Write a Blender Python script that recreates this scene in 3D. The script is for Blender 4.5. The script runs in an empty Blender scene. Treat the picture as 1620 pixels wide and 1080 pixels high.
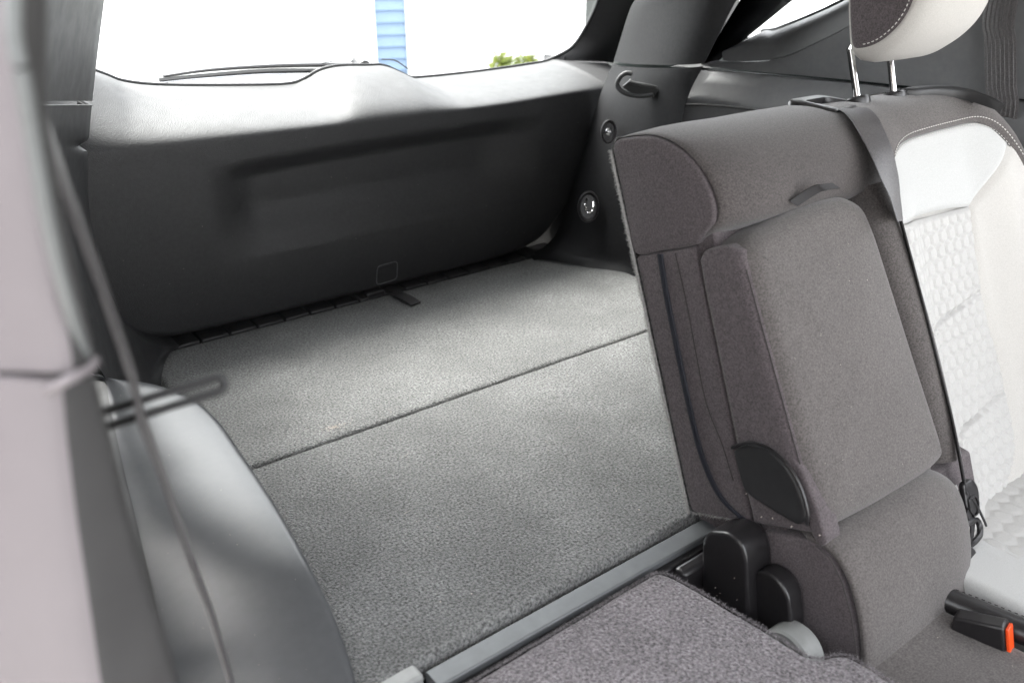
import bpy, math, random
from mathutils import Vector, Matrix, noise
random.seed(7)
SC = bpy.context.scene
COL = SC.collection

# ------------------------------------------------------------------ camera, world, sun, exposure
cam_d = bpy.data.cameras.new('camera'); cam = bpy.data.objects.new('camera', cam_d); COL.objects.link(cam)
cam_d.sensor_width = 36.0; cam_d.lens = 30.11; cam_d.clip_start = 0.02; cam_d.clip_end = 500
cam.matrix_world = Matrix.Translation((0, 0, 0.75)) @ Matrix([[0.792942, 0.253514, -0.554052], [-0.609297, 0.329925, -0.721046], [0.0, 0.909329, 0.416077]]).to_4x4()
cam_d.dof.use_dof = True; cam_d.dof.focus_distance = 1.40; cam_d.dof.aperture_fstop = 4.5
SC.camera = cam

SUN_EL, SUN_AZ = math.radians(58), math.radians(-10)      # azimuth from +Y (rear of the car) towards +X
world = bpy.data.worlds.new("World"); SC.world = world; world.use_nodes = True
wn = world.node_tree.nodes; wl = world.node_tree.links
bg = wn['Background']; bg.inputs['Strength'].default_value = 0.15
sky = wn.new('ShaderNodeTexSky'); sky.sky_type = 'NISHITA'; sky.sun_disc = False
sky.sun_elevation = SUN_EL; sky.sun_rotation = SUN_AZ; sky.dust_density = 3.0; sky.air_density = 1.0; sky.ozone_density = 1.0
hsv = wn.new('ShaderNodeHueSaturation'); hsv.inputs['Saturation'].default_value = 0.12
wl.new(sky.outputs['Color'], hsv.inputs['Color']); wl.new(hsv.outputs['Color'], bg.inputs['Color'])
sd = bpy.data.lights.new('sun', 'SUN'); sun = bpy.data.objects.new('sun', sd); COL.objects.link(sun)
sd.energy = 0.9; sd.angle = math.radians(35); sd.color = (1.0, 0.96, 0.9)
sv = Vector((math.sin(SUN_AZ)*math.cos(SUN_EL), math.cos(SUN_AZ)*math.cos(SUN_EL), math.sin(SUN_EL)))
sun.rotation_euler = sv.to_track_quat('Z', 'Y').to_euler()
SC.view_settings.view_transform = 'Standard'; SC.view_settings.look = 'None'
SC.view_settings.exposure = 3.65; SC.view_settings.gamma = 1.0
SC.cycles.max_bounces = 10; SC.cycles.diffuse_bounces = 6; SC.cycles.glossy_bounces = 4

# ------------------------------------------------------------------ materials
def mat(name, col, rough=0.5, col2=None, vscale=300, vmix=0.5, bump=0.0, bscale=800, bdist=0.001, metal=0.0,
        sheen=0.0, spec=0.5, blotch=0.0, blscale=9.0, detail=3.0, voro=False, rvar=0.0):
    m = bpy.data.materials.new(name); m.use_nodes = True
    nt = m.node_tree; n = nt.nodes; l = nt.links; p = n['Principled BSDF']
    p.inputs['Roughness'].default_value = rough; p.inputs['Metallic'].default_value = metal
    p.inputs['Specular IOR Level'].default_value = spec
    if sheen: p.inputs['Sheen Weight'].default_value = sheen; p.inputs['Sheen Roughness'].default_value = 0.5
    tc = n.new('ShaderNodeTexCoord')
    def nz(scale, det=detail):
        t = n.new('ShaderNodeTexNoise'); t.inputs['Scale'].default_value = scale; t.inputs['Detail'].default_value = det
        t.inputs['Roughness'].default_value = 0.6
        l.new(tc.outputs['Object'], t.inputs['Vector']); return t
    c2 = col2 or tuple(min(1, x*1.12) for x in col)
    t = nz(vscale)
    r = n.new('ShaderNodeValToRGB'); r.color_ramp.elements[0].position = 0.5-vmix*0.4; r.color_ramp.elements[1].position = 0.5+vmix*0.4
    r.color_ramp.elements[0].color = (*col, 1); r.color_ramp.elements[1].color = (*c2, 1)
    l.new(t.outputs['Fac'], r.inputs['Fac']); out = r.outputs['Color']
    if blotch:
        b = nz(blscale, 4); mr = n.new('ShaderNodeMapRange'); mr.inputs['From Min'].default_value = 0.3; mr.inputs['From Max'].default_value = 0.7
        mr.inputs['To Min'].default_value = 1-blotch; mr.inputs['To Max'].default_value = 1+blotch
        l.new(b.outputs['Fac'], mr.inputs['Value'])
        mx = n.new('ShaderNodeVectorMath'); mx.operation = 'SCALE'; l.new(out, mx.inputs[0]); l.new(mr.outputs['Result'], mx.inputs['Scale']); out = mx.outputs[0]
    l.new(out, p.inputs['Base Color'])
    if rvar:
        b = nz(23, 5); mr = n.new('ShaderNodeMapRange'); mr.inputs['From Min'].default_value = 0.35; mr.inputs['From Max'].default_value = 0.7
        mr.inputs['To Min'].default_value = rough-rvar; mr.inputs['To Max'].default_value = rough+rvar
        l.new(b.outputs['Fac'], mr.inputs['Value']); l.new(mr.outputs['Result'], p.inputs['Roughness'])
    if bump:
        if voro:
            b = n.new('ShaderNodeTexVoronoi'); b.inputs['Scale'].default_value = bscale; l.new(tc.outputs['Object'], b.inputs['Vector']); o = b.outputs['Distance']
        else: o = nz(bscale, 2.0).outputs['Fac']
        bp = n.new('ShaderNodeBump'); bp.inputs['Strength'].default_value = bump; bp.inputs['Distance'].default_value = bdist
        l.new(o, bp.inputs['Height']); l.new(bp.outputs['Normal'], p.inputs['Normal'])
    return m

MT = dict(
    carpet=mat('carpet', (0.0445, 0.045, 0.0447), 0.95, (0.236, 0.239, 0.236), 260, 0.36, 1.0, 300, 0.006, sheen=0.2, spec=0.2, blotch=0.22, blscale=6, detail=6),
    carpet2=mat('loop_carpet', (0.075, 0.067, 0.072), 0.95, (0.30, 0.275, 0.29), 240, 0.40, 1.0, 280, 0.006, sheen=0.2, spec=0.2, blotch=0.16, blscale=14, detail=4),
    fabric=mat('dark_fabric', (0.058, 0.052, 0.050), 0.9, (0.122, 0.110, 0.106), 420, 0.4, 0.25, 500, 0.0015, sheen=0.22, spec=0.25, blotch=0.06, blscale=11),
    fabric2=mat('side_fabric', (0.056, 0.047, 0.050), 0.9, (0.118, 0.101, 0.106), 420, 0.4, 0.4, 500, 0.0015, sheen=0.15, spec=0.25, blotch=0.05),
    fabric_shade=mat('dark_fabric_shaded', (0.041, 0.036, 0.035), 0.9, (0.088, 0.077, 0.075), 420, 0.4, 0.25, 500, 0.0015, sheen=0.22, spec=0.25, blotch=0.06, blscale=11),  # seat fabric made darker: the top block's shade is put into the colour
    white=mat('white_fabric', (0.38, 0.38, 0.372), 0.9, (0.48, 0.48, 0.47), 800, 0.5, 0.3, 900, 0.001, sheen=0.1, spec=0.25),
    quilt=mat('quilted_fabric', (0.395, 0.388, 0.375), 0.85, (0.44, 0.432, 0.42), 500, 0.5, 0.1, 900, 0.0006, spec=0.3),
    cream=mat('cream_fabric', (0.38, 0.365, 0.345), 0.9, (0.50, 0.485, 0.46), 850, 0.5, 0.3, 900, 0.001, sheen=0.1, spec=0.25),
    black=mat('black_plastic', (0.018, 0.018, 0.019), 0.54, (0.027, 0.027, 0.028), 140, 0.6, 0.45, 420, 0.0010, voro=True, rvar=0.04, spec=0.42),
    satin=mat('satin_black_plastic', (0.012, 0.011, 0.012), 0.3, (0.017, 0.016, 0.017), 140, 0.6, 0.12, 1500, 0.0005, voro=True),
    grey=mat('grey_plastic', (0.115, 0.117, 0.121), 0.45, (0.135, 0.137, 0.141), 90, 0.7, 0.25, 1400, 0.0006, voro=True, rvar=0.06, blotch=0.08),
    dgrey=mat('dark_grey_plastic', (0.016, 0.016, 0.017), 0.48, (0.022, 0.022, 0.023), 90, 0.7, 0.12, 700, 0.0006, voro=True, rvar=0.05),
    ledge=mat('ledge_plastic', (0.055, 0.057, 0.061), 0.30, (0.066, 0.068, 0.072), 70, 0.7, 0.15, 1400, 0.0005, voro=True),
    pillar=mat('pillar_plastic', (0.118, 0.105, 0.110), 0.6, (0.150, 0.134, 0.141), 9, 0.8, 0.1, 1200, 0.0006),
    inner=mat('shaded_pillar_plastic', (0.034, 0.033, 0.033), 0.6, (0.044, 0.043, 0.043), 30, 0.8, 0.1, 1200, 0.0006, spec=0.3),  # darker tone paints the shade on the pillar's inward face
    pilblack=mat('soft_black_plastic', (0.012, 0.012, 0.013), 0.6, (0.018, 0.018, 0.019), 140, 0.6, 0.3, 620, 0.0008, voro=True, spec=0.2),
    rail=mat('rail_metal', (0.105, 0.11, 0.115), 0.42, (0.135, 0.142, 0.147), 40, 0.8, 0.06, 900, 0.0004, metal=0.3, rvar=0.06),
    roller=mat('roller_plastic', (0.20, 0.205, 0.2), 0.45, (0.26, 0.265, 0.26), 60, 0.8, 0.1, 600, 0.0004, rvar=0.08),
    chrome=mat('chrome', (0.75, 0.74, 0.73), 0.08, (0.78, 0.77, 0.76), 30, 0.5, metal=1.0),
    steel=mat('steel', (0.42, 0.42, 0.43), 0.25, (0.5, 0.5, 0.51), 50, 0.5, metal=1.0),
    webbing=mat('webbing', (0.042, 0.039, 0.040), 0.45, (0.092, 0.086, 0.088), 380, 0.4, 0.35, 380, 0.0012, spec=0.5),
    bwebbing=mat('black_webbing', (0.012, 0.011, 0.012), 0.7, (0.022, 0.02, 0.021), 900, 0.5, 0.3, 900, 0.0008),
    thread=mat('thread', (0.60, 0.585, 0.56), 0.8),
    dthread=mat('dark_thread', (0.035, 0.03, 0.03), 0.8),
    zip=mat('zip', (0.014, 0.015, 0.022), 0.6, (0.026, 0.027, 0.036), 900, 0.5),
    fuzz=mat('fuzz', (0.22, 0.215, 0.21), 0.9, (0.36, 0.35, 0.34), 300, 0.5),
    headliner=mat('headliner', (0.40, 0.395, 0.385), 0.95, (0.45, 0.445, 0.435), 400, 0.5),
    rubber=mat('rubber', (0.010, 0.010, 0.011), 0.5),
    seal=mat('door_seal', (0.10, 0.105, 0.105), 0.45),
    orange=mat('orange_button', (0.75, 0.07, 0.01), 0.35),
    crumb=mat('crumbs', (0.45, 0.38, 0.32), 0.8, (0.8, 0.72, 0.66), 200, 0.5),
    siding=mat('blue_siding', (0.17, 0.245, 0.36), 0.6, (0.19, 0.265, 0.385), 30, 0.6),
    gwhite=mat('white_paint', (0.80, 0.80, 0.79), 0.6),
    ground=mat('concrete', (0.34, 0.335, 0.32), 0.9, (0.40, 0.395, 0.38), 6, 0.6, 0.2, 40, 0.01),
    leaf=mat('leaf', (0.07, 0.11, 0.004), 0.6, (0.13, 0.15, 0.006), 8, 0.6),
    board=mat('weathered_board', (0.13, 0.11, 0.09), 0.8, (0.17, 0.145, 0.12), 14, 0.8),
    stem=mat('stem', (0.08, 0.05, 0.03), 0.8),
    paint=mat('green_grey_paint', (0.010, 0.014, 0.013), 0.3),
)
g = bpy.data.materials.new('window_glass'); g.use_nodes = True
_n = g.node_tree.nodes; _l = g.node_tree.links; _n.clear()
_o = _n.new('ShaderNodeOutputMaterial'); _t = _n.new('ShaderNodeBsdfTransparent'); _s = _n.new('ShaderNodeBsdfGlossy'); _m = _n.new('ShaderNodeMixShader'); _f = _n.new('ShaderNodeFresnel')
_t.inputs['Color'].default_value = (0.83, 0.85, 0.84, 1); _s.inputs['Roughness'].default_value = 0.02; _f.inputs['IOR'].default_value = 1.45
_l.new(_f.outputs[0], _m.inputs[0]); _l.new(_t.outputs[0], _m.inputs[1]); _l.new(_s.outputs[0], _m.inputs[2]); _l.new(_m.outputs[0], _o.inputs['Surface'])
MT['glass'] = g

# ------------------------------------------------------------------ helpers
def cr(pts, n=8, closed=False):
    """Catmull-Rom through the points, n steps per span."""
    P = [Vector(p) for p in pts]; N = len(P); out = []
    spans = N if closed else N-1
    for i in range(spans):
        if closed: a, b, c, d = P[(i-1) % N], P[i], P[(i+1) % N], P[(i+2) % N]
        else: a, b, c, d = P[max(i-1, 0)], P[i], P[i+1], P[min(i+2, N-1)]
        for k in range(n):
            t = k/n; t2 = t*t; t3 = t2*t
            out.append(0.5*((2*b)+(c-a)*t+(2*a-5*b+4*c-d)*t2+(3*b-a-3*c+d)*t3))
    if not closed: out.append(P[-1].copy())
    return out
def resample(pts, n, closed=False):
    P = [Vector(p) for p in pts]
    if closed: P = P+[P[0]]
    L = [0]
    for a, b in zip(P, P[1:]): L.append(L[-1]+(b-a).length)
    out = []; j = 0; m = n if closed else n-1
    for i in range(n):
        s = L[-1]*i/m
        while j < len(L)-2 and L[j+1] < s: j += 1
        d = L[j+1]-L[j]; t = (s-L[j])/d if d > 1e-9 else 0
        out.append(P[j].lerp(P[j+1], min(max(t, 0), 1)))
    return out
def roundpoly(pts, r, n=5):
    """2D/3D polygon with rounded corners (r number or list)."""
    P = [Vector(p) for p in pts]; N = len(P); out = []
    for i in range(N):
        a, b, c = P[i-1], P[i], P[(i+1) % N]; rr = r[i] if isinstance(r, (list, tuple)) else r
        if rr <= 0: out.append(b.copy()); continue
        la, lc = (a-b).length, (c-b).length; k = min(rr, la*0.45, lc*0.45)
        p0 = b+(a-b)*(k/la); p1 = b+(c-b)*(k/lc)
        for j in range(n+1):
            t = j/n; out.append(p0*(1-t)**2+b*2*t*(1-t)+p1*t*t)
    return out
def sm(t): t = min(max(t, 0.0), 1.0); return t*t*(3-2*t)
def lerp(a, b, t): return a+(b-a)*t

class Geo:
    def __init__(s): s.v = []; s.f = []
    def grid(s, rows, closed=False, flip=False):
        b = len(s.v); n = len(rows[0])
        for r in rows: s.v += [tuple(p) for p in r]
        for i in range(len(rows)-1):
            for j in range(n if closed else n-1):
                q = (b+i*n+j, b+i*n+(j+1) % n, b+(i+1)*n+(j+1) % n, b+(i+1)*n+j)
                s.f.append(q[::-1] if flip else q)
        return s
    def cap(s, ring, flip=False):
        b = len(s.v); s.v += [tuple(p) for p in ring]; q = tuple(range(b, b+len(ring))); s.f.append(q[::-1] if flip else q); return s
    def prism(s, poly, off):
        off = Vector(off); A = [Vector(p) for p in poly]; B = [p+off for p in A]; n = len(A); b = len(s.v)
        s.v += [tuple(p) for p in A+B]
        s.f.append(tuple(range(b, b+n))[::-1]); s.f.append(tuple(range(b+n, b+2*n)))
        for i in range(n): s.f.append((b+i, b+(i+1) % n, b+n+(i+1) % n, b+n+i))
        return s
    def box(s, lo, hi):
        (x0, y0, z0), (x1, y1, z1) = lo, hi
        return s.prism([(x0, y0, z0), (x1, y0, z0), (x1, y1, z0), (x0, y1, z0)], (0, 0, z1-z0))
    def tube(s, path, r, n=8, closed=False, up=(0, 0, 1), flat=1.0):
        P = [Vector(p) for p in path]; N = len(P); rows = []
        for i in range(N):
            a = P[(i-1) % N] if (closed or i) else P[0]; c = P[(i+1) % N] if (closed or i < N-1) else P[-1]
            t = (c-a).normalized(); u = Vector(up); x = t.cross(u)
            if x.length < 1e-3: x = t.cross(Vector((1, 0, 0.3)))
            x.normalize(); y = x.cross(t); rr = r[i] if isinstance(r, (list, tuple)) else r
            rows.append([P[i]+x*(rr*math.cos(k*2*math.pi/n))+y*(rr*flat*math.sin(k*2*math.pi/n)) for k in range(n)])
        if closed: rows.append(rows[0])
        s.grid(rows, closed=True)
        if not closed: s.cap(rows[0], True); s.cap(rows[-1])
        return s
    def ribbon(s, path, wid, th):
        """path: centre points; wid: full width vectors; th: thickness"""
        P = [Vector(p) for p in path]; rows = []
        for i, p in enumerate(P):
            t = (P[min(i+1, len(P)-1)]-P[max(i-1, 0)]).normalized(); w = Vector(wid[i] if isinstance(wid, list) else wid)
            nrm = t.cross(w); nrm.normalize(); h = nrm*(th/2); e = w*0.5
            rows.append([p-e-h*0.3, p-e*0.93-h, p+e*0.93-h, p+e-h*0.3, p+e+h*0.3, p+e*0.93+h, p-e*0.93+h, p-e+h*0.3])
        s.grid(rows, closed=True); s.cap(rows[0], True); s.cap(rows[-1]); return s
    def lathe(s, c, axis, prof, n=28):
        c = Vector(c); a = Vector(axis).normalized(); x = a.orthogonal().normalized(); y = a.cross(x); rows = []
        for h, r in prof: rows.append([c+a*h+x*(r*math.cos(k*2*math.pi/n))+y*(r*math.sin(k*2*math.pi/n)) for k in range(n)])
        s.grid(rows, closed=True); s.cap(rows[0], True); s.cap(rows[-1]); return s
    def puff(s, outline, d0, d1, r, fn, crown=0.0, inner=6, steps=5, back=True):
        """Slab with a rolled edge and a crowned face. outline: 2D loop; fn(a, b, d) -> world; d0/d1 base and face depth (d1 may be a function)."""
        O2 = [Vector((p[0], p[1])) for p in outline]; N = len(O2)
        area = sum(O2[i].x*O2[(i+1) % N].y-O2[(i+1) % N].x*O2[i].y for i in range(N))
        if area < 0: O2.reverse()
        nr = []
        for i in range(N):
            t = O2[(i+1) % N]-O2[i-1]; nr.append(Vector((-t.y, t.x)).normalized() if t.length > 1e-9 else Vector((0, 0)))
        cen = sum(O2, Vector((0, 0)))/N
        f1 = d1 if callable(d1) else (lambda a, b: d1)
        f0 = d0 if callable(d0) else (lambda a, b: d0)
        sgn = 1.0 if f1(cen.x, cen.y) > f0(cen.x, cen.y) else -1.0
        rings = [[fn(p.x, p.y, f0(p.x, p.y)) for p in O2]]
        for k in range(steps+1):
            th = k/steps*math.pi/2; ins = r*(1-math.cos(th)); dz = r*(1-math.sin(th))
            rings.append([fn(*(p+m*ins), f1(*(p+m*ins))-sgn*dz) for p, m in zip(O2, nr)])
        base = [p+m*r for p, m in zip(O2, nr)]
        for k in range(1, inner+1):
            t = k/inner; e = 1-(1-t)**2; ring = []
            for p in base:
                q = p.lerp(cen, t*0.995); ring.append(fn(q.x, q.y, f1(q.x, q.y)+sgn*crown*e))
            rings.append(ring)
        s.grid(rings, closed=True); s.cap(rings[-1])
        if back: s.cap(rings[0], True)
        return s
    def build(s, name, material, parent=None, bevel=0, seg=2, sharp=40, label=None, kind=None, recalc=True, sub=0):
        me = bpy.data.meshes.new(name)
        o0 = wloc(parent) if parent else Vector((0, 0, 0))
        me.from_pydata([tuple(Vector(p)-o0) for p in s.v], [], s.f); me.update()
        if recalc:
            import bmesh
            bm = bmesh.new(); bm.from_mesh(me); bmesh.ops.remove_doubles(bm, verts=bm.verts, dist=1e-6); bmesh.ops.recalc_face_normals(bm, faces=bm.faces); bm.to_mesh(me); bm.free()
        me.polygons.foreach_set('use_smooth', [True]*len(me.polygons)); me.set_sharp_from_angle(angle=math.radians(sharp))
        me.materials.append(MT[material])
        o = bpy.data.objects.new(name, me); COL.objects.link(o)
        if parent: o.parent = parent
        if bevel:
            b = o.modifiers.new('bevel', 'BEVEL'); b.width = bevel; b.segments = seg; b.limit_method = 'ANGLE'; b.angle_limit = math.radians(35); b.harden_normals = False
        if sub:
            b = o.modifiers.new('sub', 'SUBSURF'); b.levels = sub; b.render_levels = sub
        if label: o['label'] = label
        if kind: o['kind'] = kind
        return o
def wloc(o):
    v = Vector(o.location)
    while o.parent: o = o.parent; v += Vector(o.location)
    return v
def thing(name, label, cat, loc=(0, 0, 0), group=None):
    o = bpy.data.objects.new(name, None); COL.objects.link(o); o.location = loc; o.empty_display_size = 0.05
    o['label'] = label; o['category'] = cat
    if group: o['group'] = group
    return o
def patch(bottom, top, nu, nv, fn):
    """grid between two polylines (same direction); fn(p, s, t) -> world"""
    B = resample(bottom, nu); T = resample(top, nu)
    return [[fn(B[i].lerp(T[i], j/(nv-1)), i/(nu-1), j/(nv-1)) for i in range(nu)] for j in range(nv)]
def stitches(geo, path, length, gap, r, off=(0, 0, 0)):
    pts = resample(path, max(2, int(plen(path)/(length+gap)*2)+1)); off = Vector(off)
    for i in range(0, len(pts)-1, 2): geo.tube([pts[i]+off, pts[i].lerp(pts[i+1], 0.5)+off*1.4, pts[i+1]+off], r, 5)
def plen(p):
    p = [Vector(q) for q in p]; return sum((b-a).length for a, b in zip(p, p[1:]))
def hairs(geo, path, per_m, length, dirv, spread, w=0.0004):
    pts = resample(path, max(2, int(plen(path)*per_m)))
    for p in pts:
        d = Vector(dirv)+Vector((random.gauss(0, spread), random.gauss(0, spread), random.gauss(0, spread))); d.normalize()
        l = length*random.uniform(0.4, 1.3); q = p+Vector((random.gauss(0, 0.0008), random.gauss(0, 0.0008), random.gauss(0, 0.0008)))
        sd_ = d.orthogonal().normalized()*w; k = Vector((random.gauss(0, 1), random.gauss(0, 1), random.gauss(0, 1)))*l*0.25
        b = len(geo.v); m_ = q+d*l*0.55+k
        geo.v += [tuple(q-sd_), tuple(q+sd_), tuple(m_+sd_*0.8), tuple(m_-sd_*0.8), tuple(q+d*l+k*0.3)]
        geo.f += [(b, b+1, b+2, b+3), (b+3, b+2, b+4)]

# seat frame: u across the car, v up the reclined back, w out of its front
RA = math.radians(21.957)
def W(u, v, w): return Vector((u, 0.662+v*math.sin(RA)-w*math.cos(RA), v*math.cos(RA)+w*math.sin(RA)))

# ------------------------------------------------------------------ outside: ground, house, shrub
gr = Geo(); gr.v = [(-150, -150, -0.75), (150, -150, -0.75), (150, 150, -0.75), (-150, 150, -0.75)]; gr.f = [(0, 1, 2, 3)]
o = gr.build('ground', 'ground'); o['kind'] = 'structure'
HB = Vector((4.2763, 7.4063, 0.0521)); HB.z = -0.75
HD = Vector((math.sin(math.radians(110)), math.cos(math.radians(110)), 0)); HN = Vector((-HD.y, HD.x, 0))
house = thing('house', 'white house front with a strip of blue lap siding, outside the rear window', 'house', HB)
def hpt(a, n, z): return HB+HD*a+HN*n+Vector((0, 0, z))
def hbox(a0, a1, n0, n1, z0, z1, geo=None):
    geo = geo or Geo(); return geo.prism([hpt(a0, n0, z0), hpt(a1, n0, z0), hpt(a1, n1, z0), hpt(a0, n1, z0)], (0, 0, z1-z0))
hbox(-7, 7, 0.10, 0.3, 0, 2.9).build('wall', 'gwhite', house)
hbox(-6.5, -0.145, 0.03, 0.09, 0.02, 2.6).build('garage_door', 'gwhite', house, bevel=0.01)
hbox(0.145, 6.5, 0.03, 0.09, 0.02, 2.6).build('garage_door', 'gwhite', house, bevel=0.01)
for k in range(25):
    z = 0.02+k*0.107
    gk = Geo(); gk.prism([hpt(-0.14, 0.09, z), hpt(-0.14, 0.045, z), hpt(-0.14, 0.052, z+0.004), hpt(-0.14, 0.075, z+0.105), hpt(-0.14, 0.09, z+0.105)], HD*0.28)
    gk.build('siding_board', 'siding', house)
hbox(-7.3, 7.3, -0.4, 0.6, 2.91, 3.1).build('roof', 'gwhite', house)
for (px_, d_, n_, lab) in ((764/1, 6.9, 34, 0), (818, 6.9, 46, 1)):
    pass
shrub = thing('shrub', 'small yellow-green shrub outside, just above the rear window sill', 'shrub', Vector((4.4358, 5.7304, -0.2365)))
c0 = Vector((4.4358, 5.7304, -0.2365)); gl = Geo(); gs = Geo()
shrub.location = (c0.x, c0.y, -0.75)
for tip in ((4.3858, 5.8773, -0.0486), (4.4491, 5.8755, -0.0874), (4.5198, 5.7634, -0.0674), (4.5484, 5.6836, -0.0476), (4.598, 5.6871, -0.0956), (4.3511, 5.866, -0.1144), (4.4205, 5.7361, -0.1268), (4.5369, 5.7178, -0.1238)):
    tip = Vector(tip); root = Vector((c0.x+random.uniform(-.08, .08), c0.y+random.uniform(-.08, .08), -0.75))
    pts = cr([root, root.lerp(tip, 0.5)+Vector((random.uniform(-.05, .05), 0, 0.06)), tip], 6); gs.tube(pts, [0.008*(1-0.7*i/(len(pts)-1)) for i in range(len(pts))], 5)
    for p in pts[4:]:
        for k in range(15):
            d = Vector((random.gauss(0, 1), random.gauss(0, 1), random.gauss(0.3, 0.7))).normalized(); q = p+d*random.uniform(0, 0.02); L = random.uniform(.045, .08)
            s_ = d.orthogonal().normalized()*L*0.28; b = len(gl.v); gl.v += [tuple(q), tuple(q+d*L*.5+s_), tuple(q+d*L), tuple(q+d*L*.5-s_)]; gl.f.append((b, b+1, b+2, b+3))
gs.build('stem', 'stem', shrub); gl.build('foliage', 'leaf', shrub, recalc=False)

blocker_fence = thing('blocker_fence', 'unseen grey-brown boards beside the open car door, added to block side sky', 'blocker_fence', (-2.4, 0, -0.75))  # out of view, added to cut sky light coming in from the side
for y_ in (-3.5, -1.0, 1.5, 4.0): Geo().box((-2.50, y_-.05, -0.75), (-2.40, y_+.05, 1.65)).build('post', 'board', blocker_fence, bevel=0.005)
b_first = None
for k in range(30):
    if b_first is None: b_first = Geo().box((-2.40, -3.6, -0.70), (-2.375, -3.35, 1.60)).build('board', 'board', blocker_fence, bevel=0.004)
    else:
        c = b_first.copy(); COL.objects.link(c); c.parent = blocker_fence; c.location = b_first.location+Vector((0, 0.256*k, 0))

# ------------------------------------------------------------------ cargo floor
CX0, CX1 = 0.36, 1.49
floor_under = Geo().box((0.10, 0.30, -0.36), (1.70, 1.80, -0.34)); o = floor_under.build('body_floor', 'rubber'); o['kind'] = 'structure'
foot = Geo().box((0.10, -1.6, -0.42), (1.75, 0.30, -0.40)); o = foot.build('footwell_floor', 'carpet2'); o['kind'] = 'structure'

load = thing('cargo_floor', 'grey carpeted cargo floor in two panels behind the upright seat', 'cargo floor', (0.9, 1.17, 0))
def floor_panel(outline, r, tag=None):
    ol = resample(roundpoly(outline, r, 6), 220, closed=True)
    def fn(a, b, d):
        h = 0.0012*noise.noise(Vector((a*9, b*9, 0.3)))+0.0006*noise.noise(Vector((a*45, b*45, 1.3))) if d > -0.02 else 0
        return Vector((a, b, d+h))
    return Geo().puff(ol, -0.030, 0.0, 0.008, fn, inner=24, steps=4)
floor_panel([(0.36, 1.172), (0.36, 1.635), (0.372, 1.69), (0.46, 1.695), (1.38, 1.695), (1.47, 1.68), (1.50, 1.62), (1.49, 1.40), (1.46, 1.172)], [0.002, .03, .04, .05, .08, .06, .05, .1, .002]).build('rear_carpet_panel', 'carpet', load, sharp=60)
floor_panel([(0.27, 0.658), (1.40, 0.658), (1.46, 1.168), (0.36, 1.168), (0.33, 0.9)], [.02, .02, .002, .002, .05]).build('front_carpet_panel', 'carpet', load, sharp=60)
hh = Geo(); hairs(hh, [(0.36, 1.1703, -0.002), (1.47, 1.1703, -0.002)], 2600, 0.004, (0, 0.0, 1), 0.8, 0.00035); hairs(hh, [(0.362, 1.62, -0.004), (0.40, 1.69, -0.003), (1.40, 1.695, -0.003)], 1200, 0.003, (0, 0.6, 0.5), 0.7, 0.0003)
random.seed(21)
def fibre(geo, x_, y_, z_, l, w=0.0003):
    d = Vector((random.gauss(0, .8), random.gauss(0, .8), 0.55)).normalized(); e = d.orthogonal().normalized()*w; b = len(geo.v)
    geo.v += [(x_-e.x, y_-e.y, z_-e.z), (x_+e.x, y_+e.y, z_+e.z), (x_+d.x*l, y_+d.y*l, z_+d.z*l)]; geo.f.append((b, b+1, b+2))
for k in range(110000):
    x_ = random.uniform(0.29, 1.48); y_ = 0.668+1.02*random.random()**1.25
    if abs(y_-1.170) < 0.004 or x_ < 0.29+0.07*min(1, (y_-.66)/.5)+.006 or (y_ > 1.62 and (x_ < .385 or x_ > 1.44)): continue
    fibre(hh, x_, y_, 0.0002, random.uniform(.0015, .0035))
hh.build('carpet_pile', 'carpet', load, recalc=False, kind='stuff')
# pull strap lying over the far edge
st = Geo(); sp = cr([(0.9406, 1.6912, 0.004), (0.9343, 1.6444, 0.012), (0.9387, 1.6121, 0.01), (0.9435, 1.5927, 0.004)], 6)
st.ribbon(sp, Vector((0.030, 0.004, 0)), 0.004).build('pull_strap', 'bwebbing', load)

# ------------------------------------------------------------------ sill plate with ribs
sill = thing('sill_plate', 'black ribbed plastic sill plate under the tailgate', 'sill plate', (0.92, 1.72, -0.02))
Geo().box((0.38, 1.690, -0.05), (1.50, 1.80, -0.010)).build('base', 'rubber', sill, bevel=0.003)
x = 0.42
proto = None
while x < 1.42:
    if proto is None:
        proto = Geo().prism([(x, 1.699, -0.010), (x+0.058, 1.699, -0.010), (x+0.058, 1.790, -0.010), (x, 1.790, -0.010)], (0, 0, 0.013)).build('rib', 'dgrey', sill, bevel=0.003)
        x0 = x; pl = proto.location.copy()
    else:
        c = proto.copy(); COL.objects.link(c); c.parent = sill; c.location = pl+Vector((x-x0, 0, 0))
    x += 0.0625
latch = Geo().box((0.875, 1.700, -0.008), (0.925, 1.735, 0.012)); latch.build('latch_cover', 'satin', sill, bevel=0.004)

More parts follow.
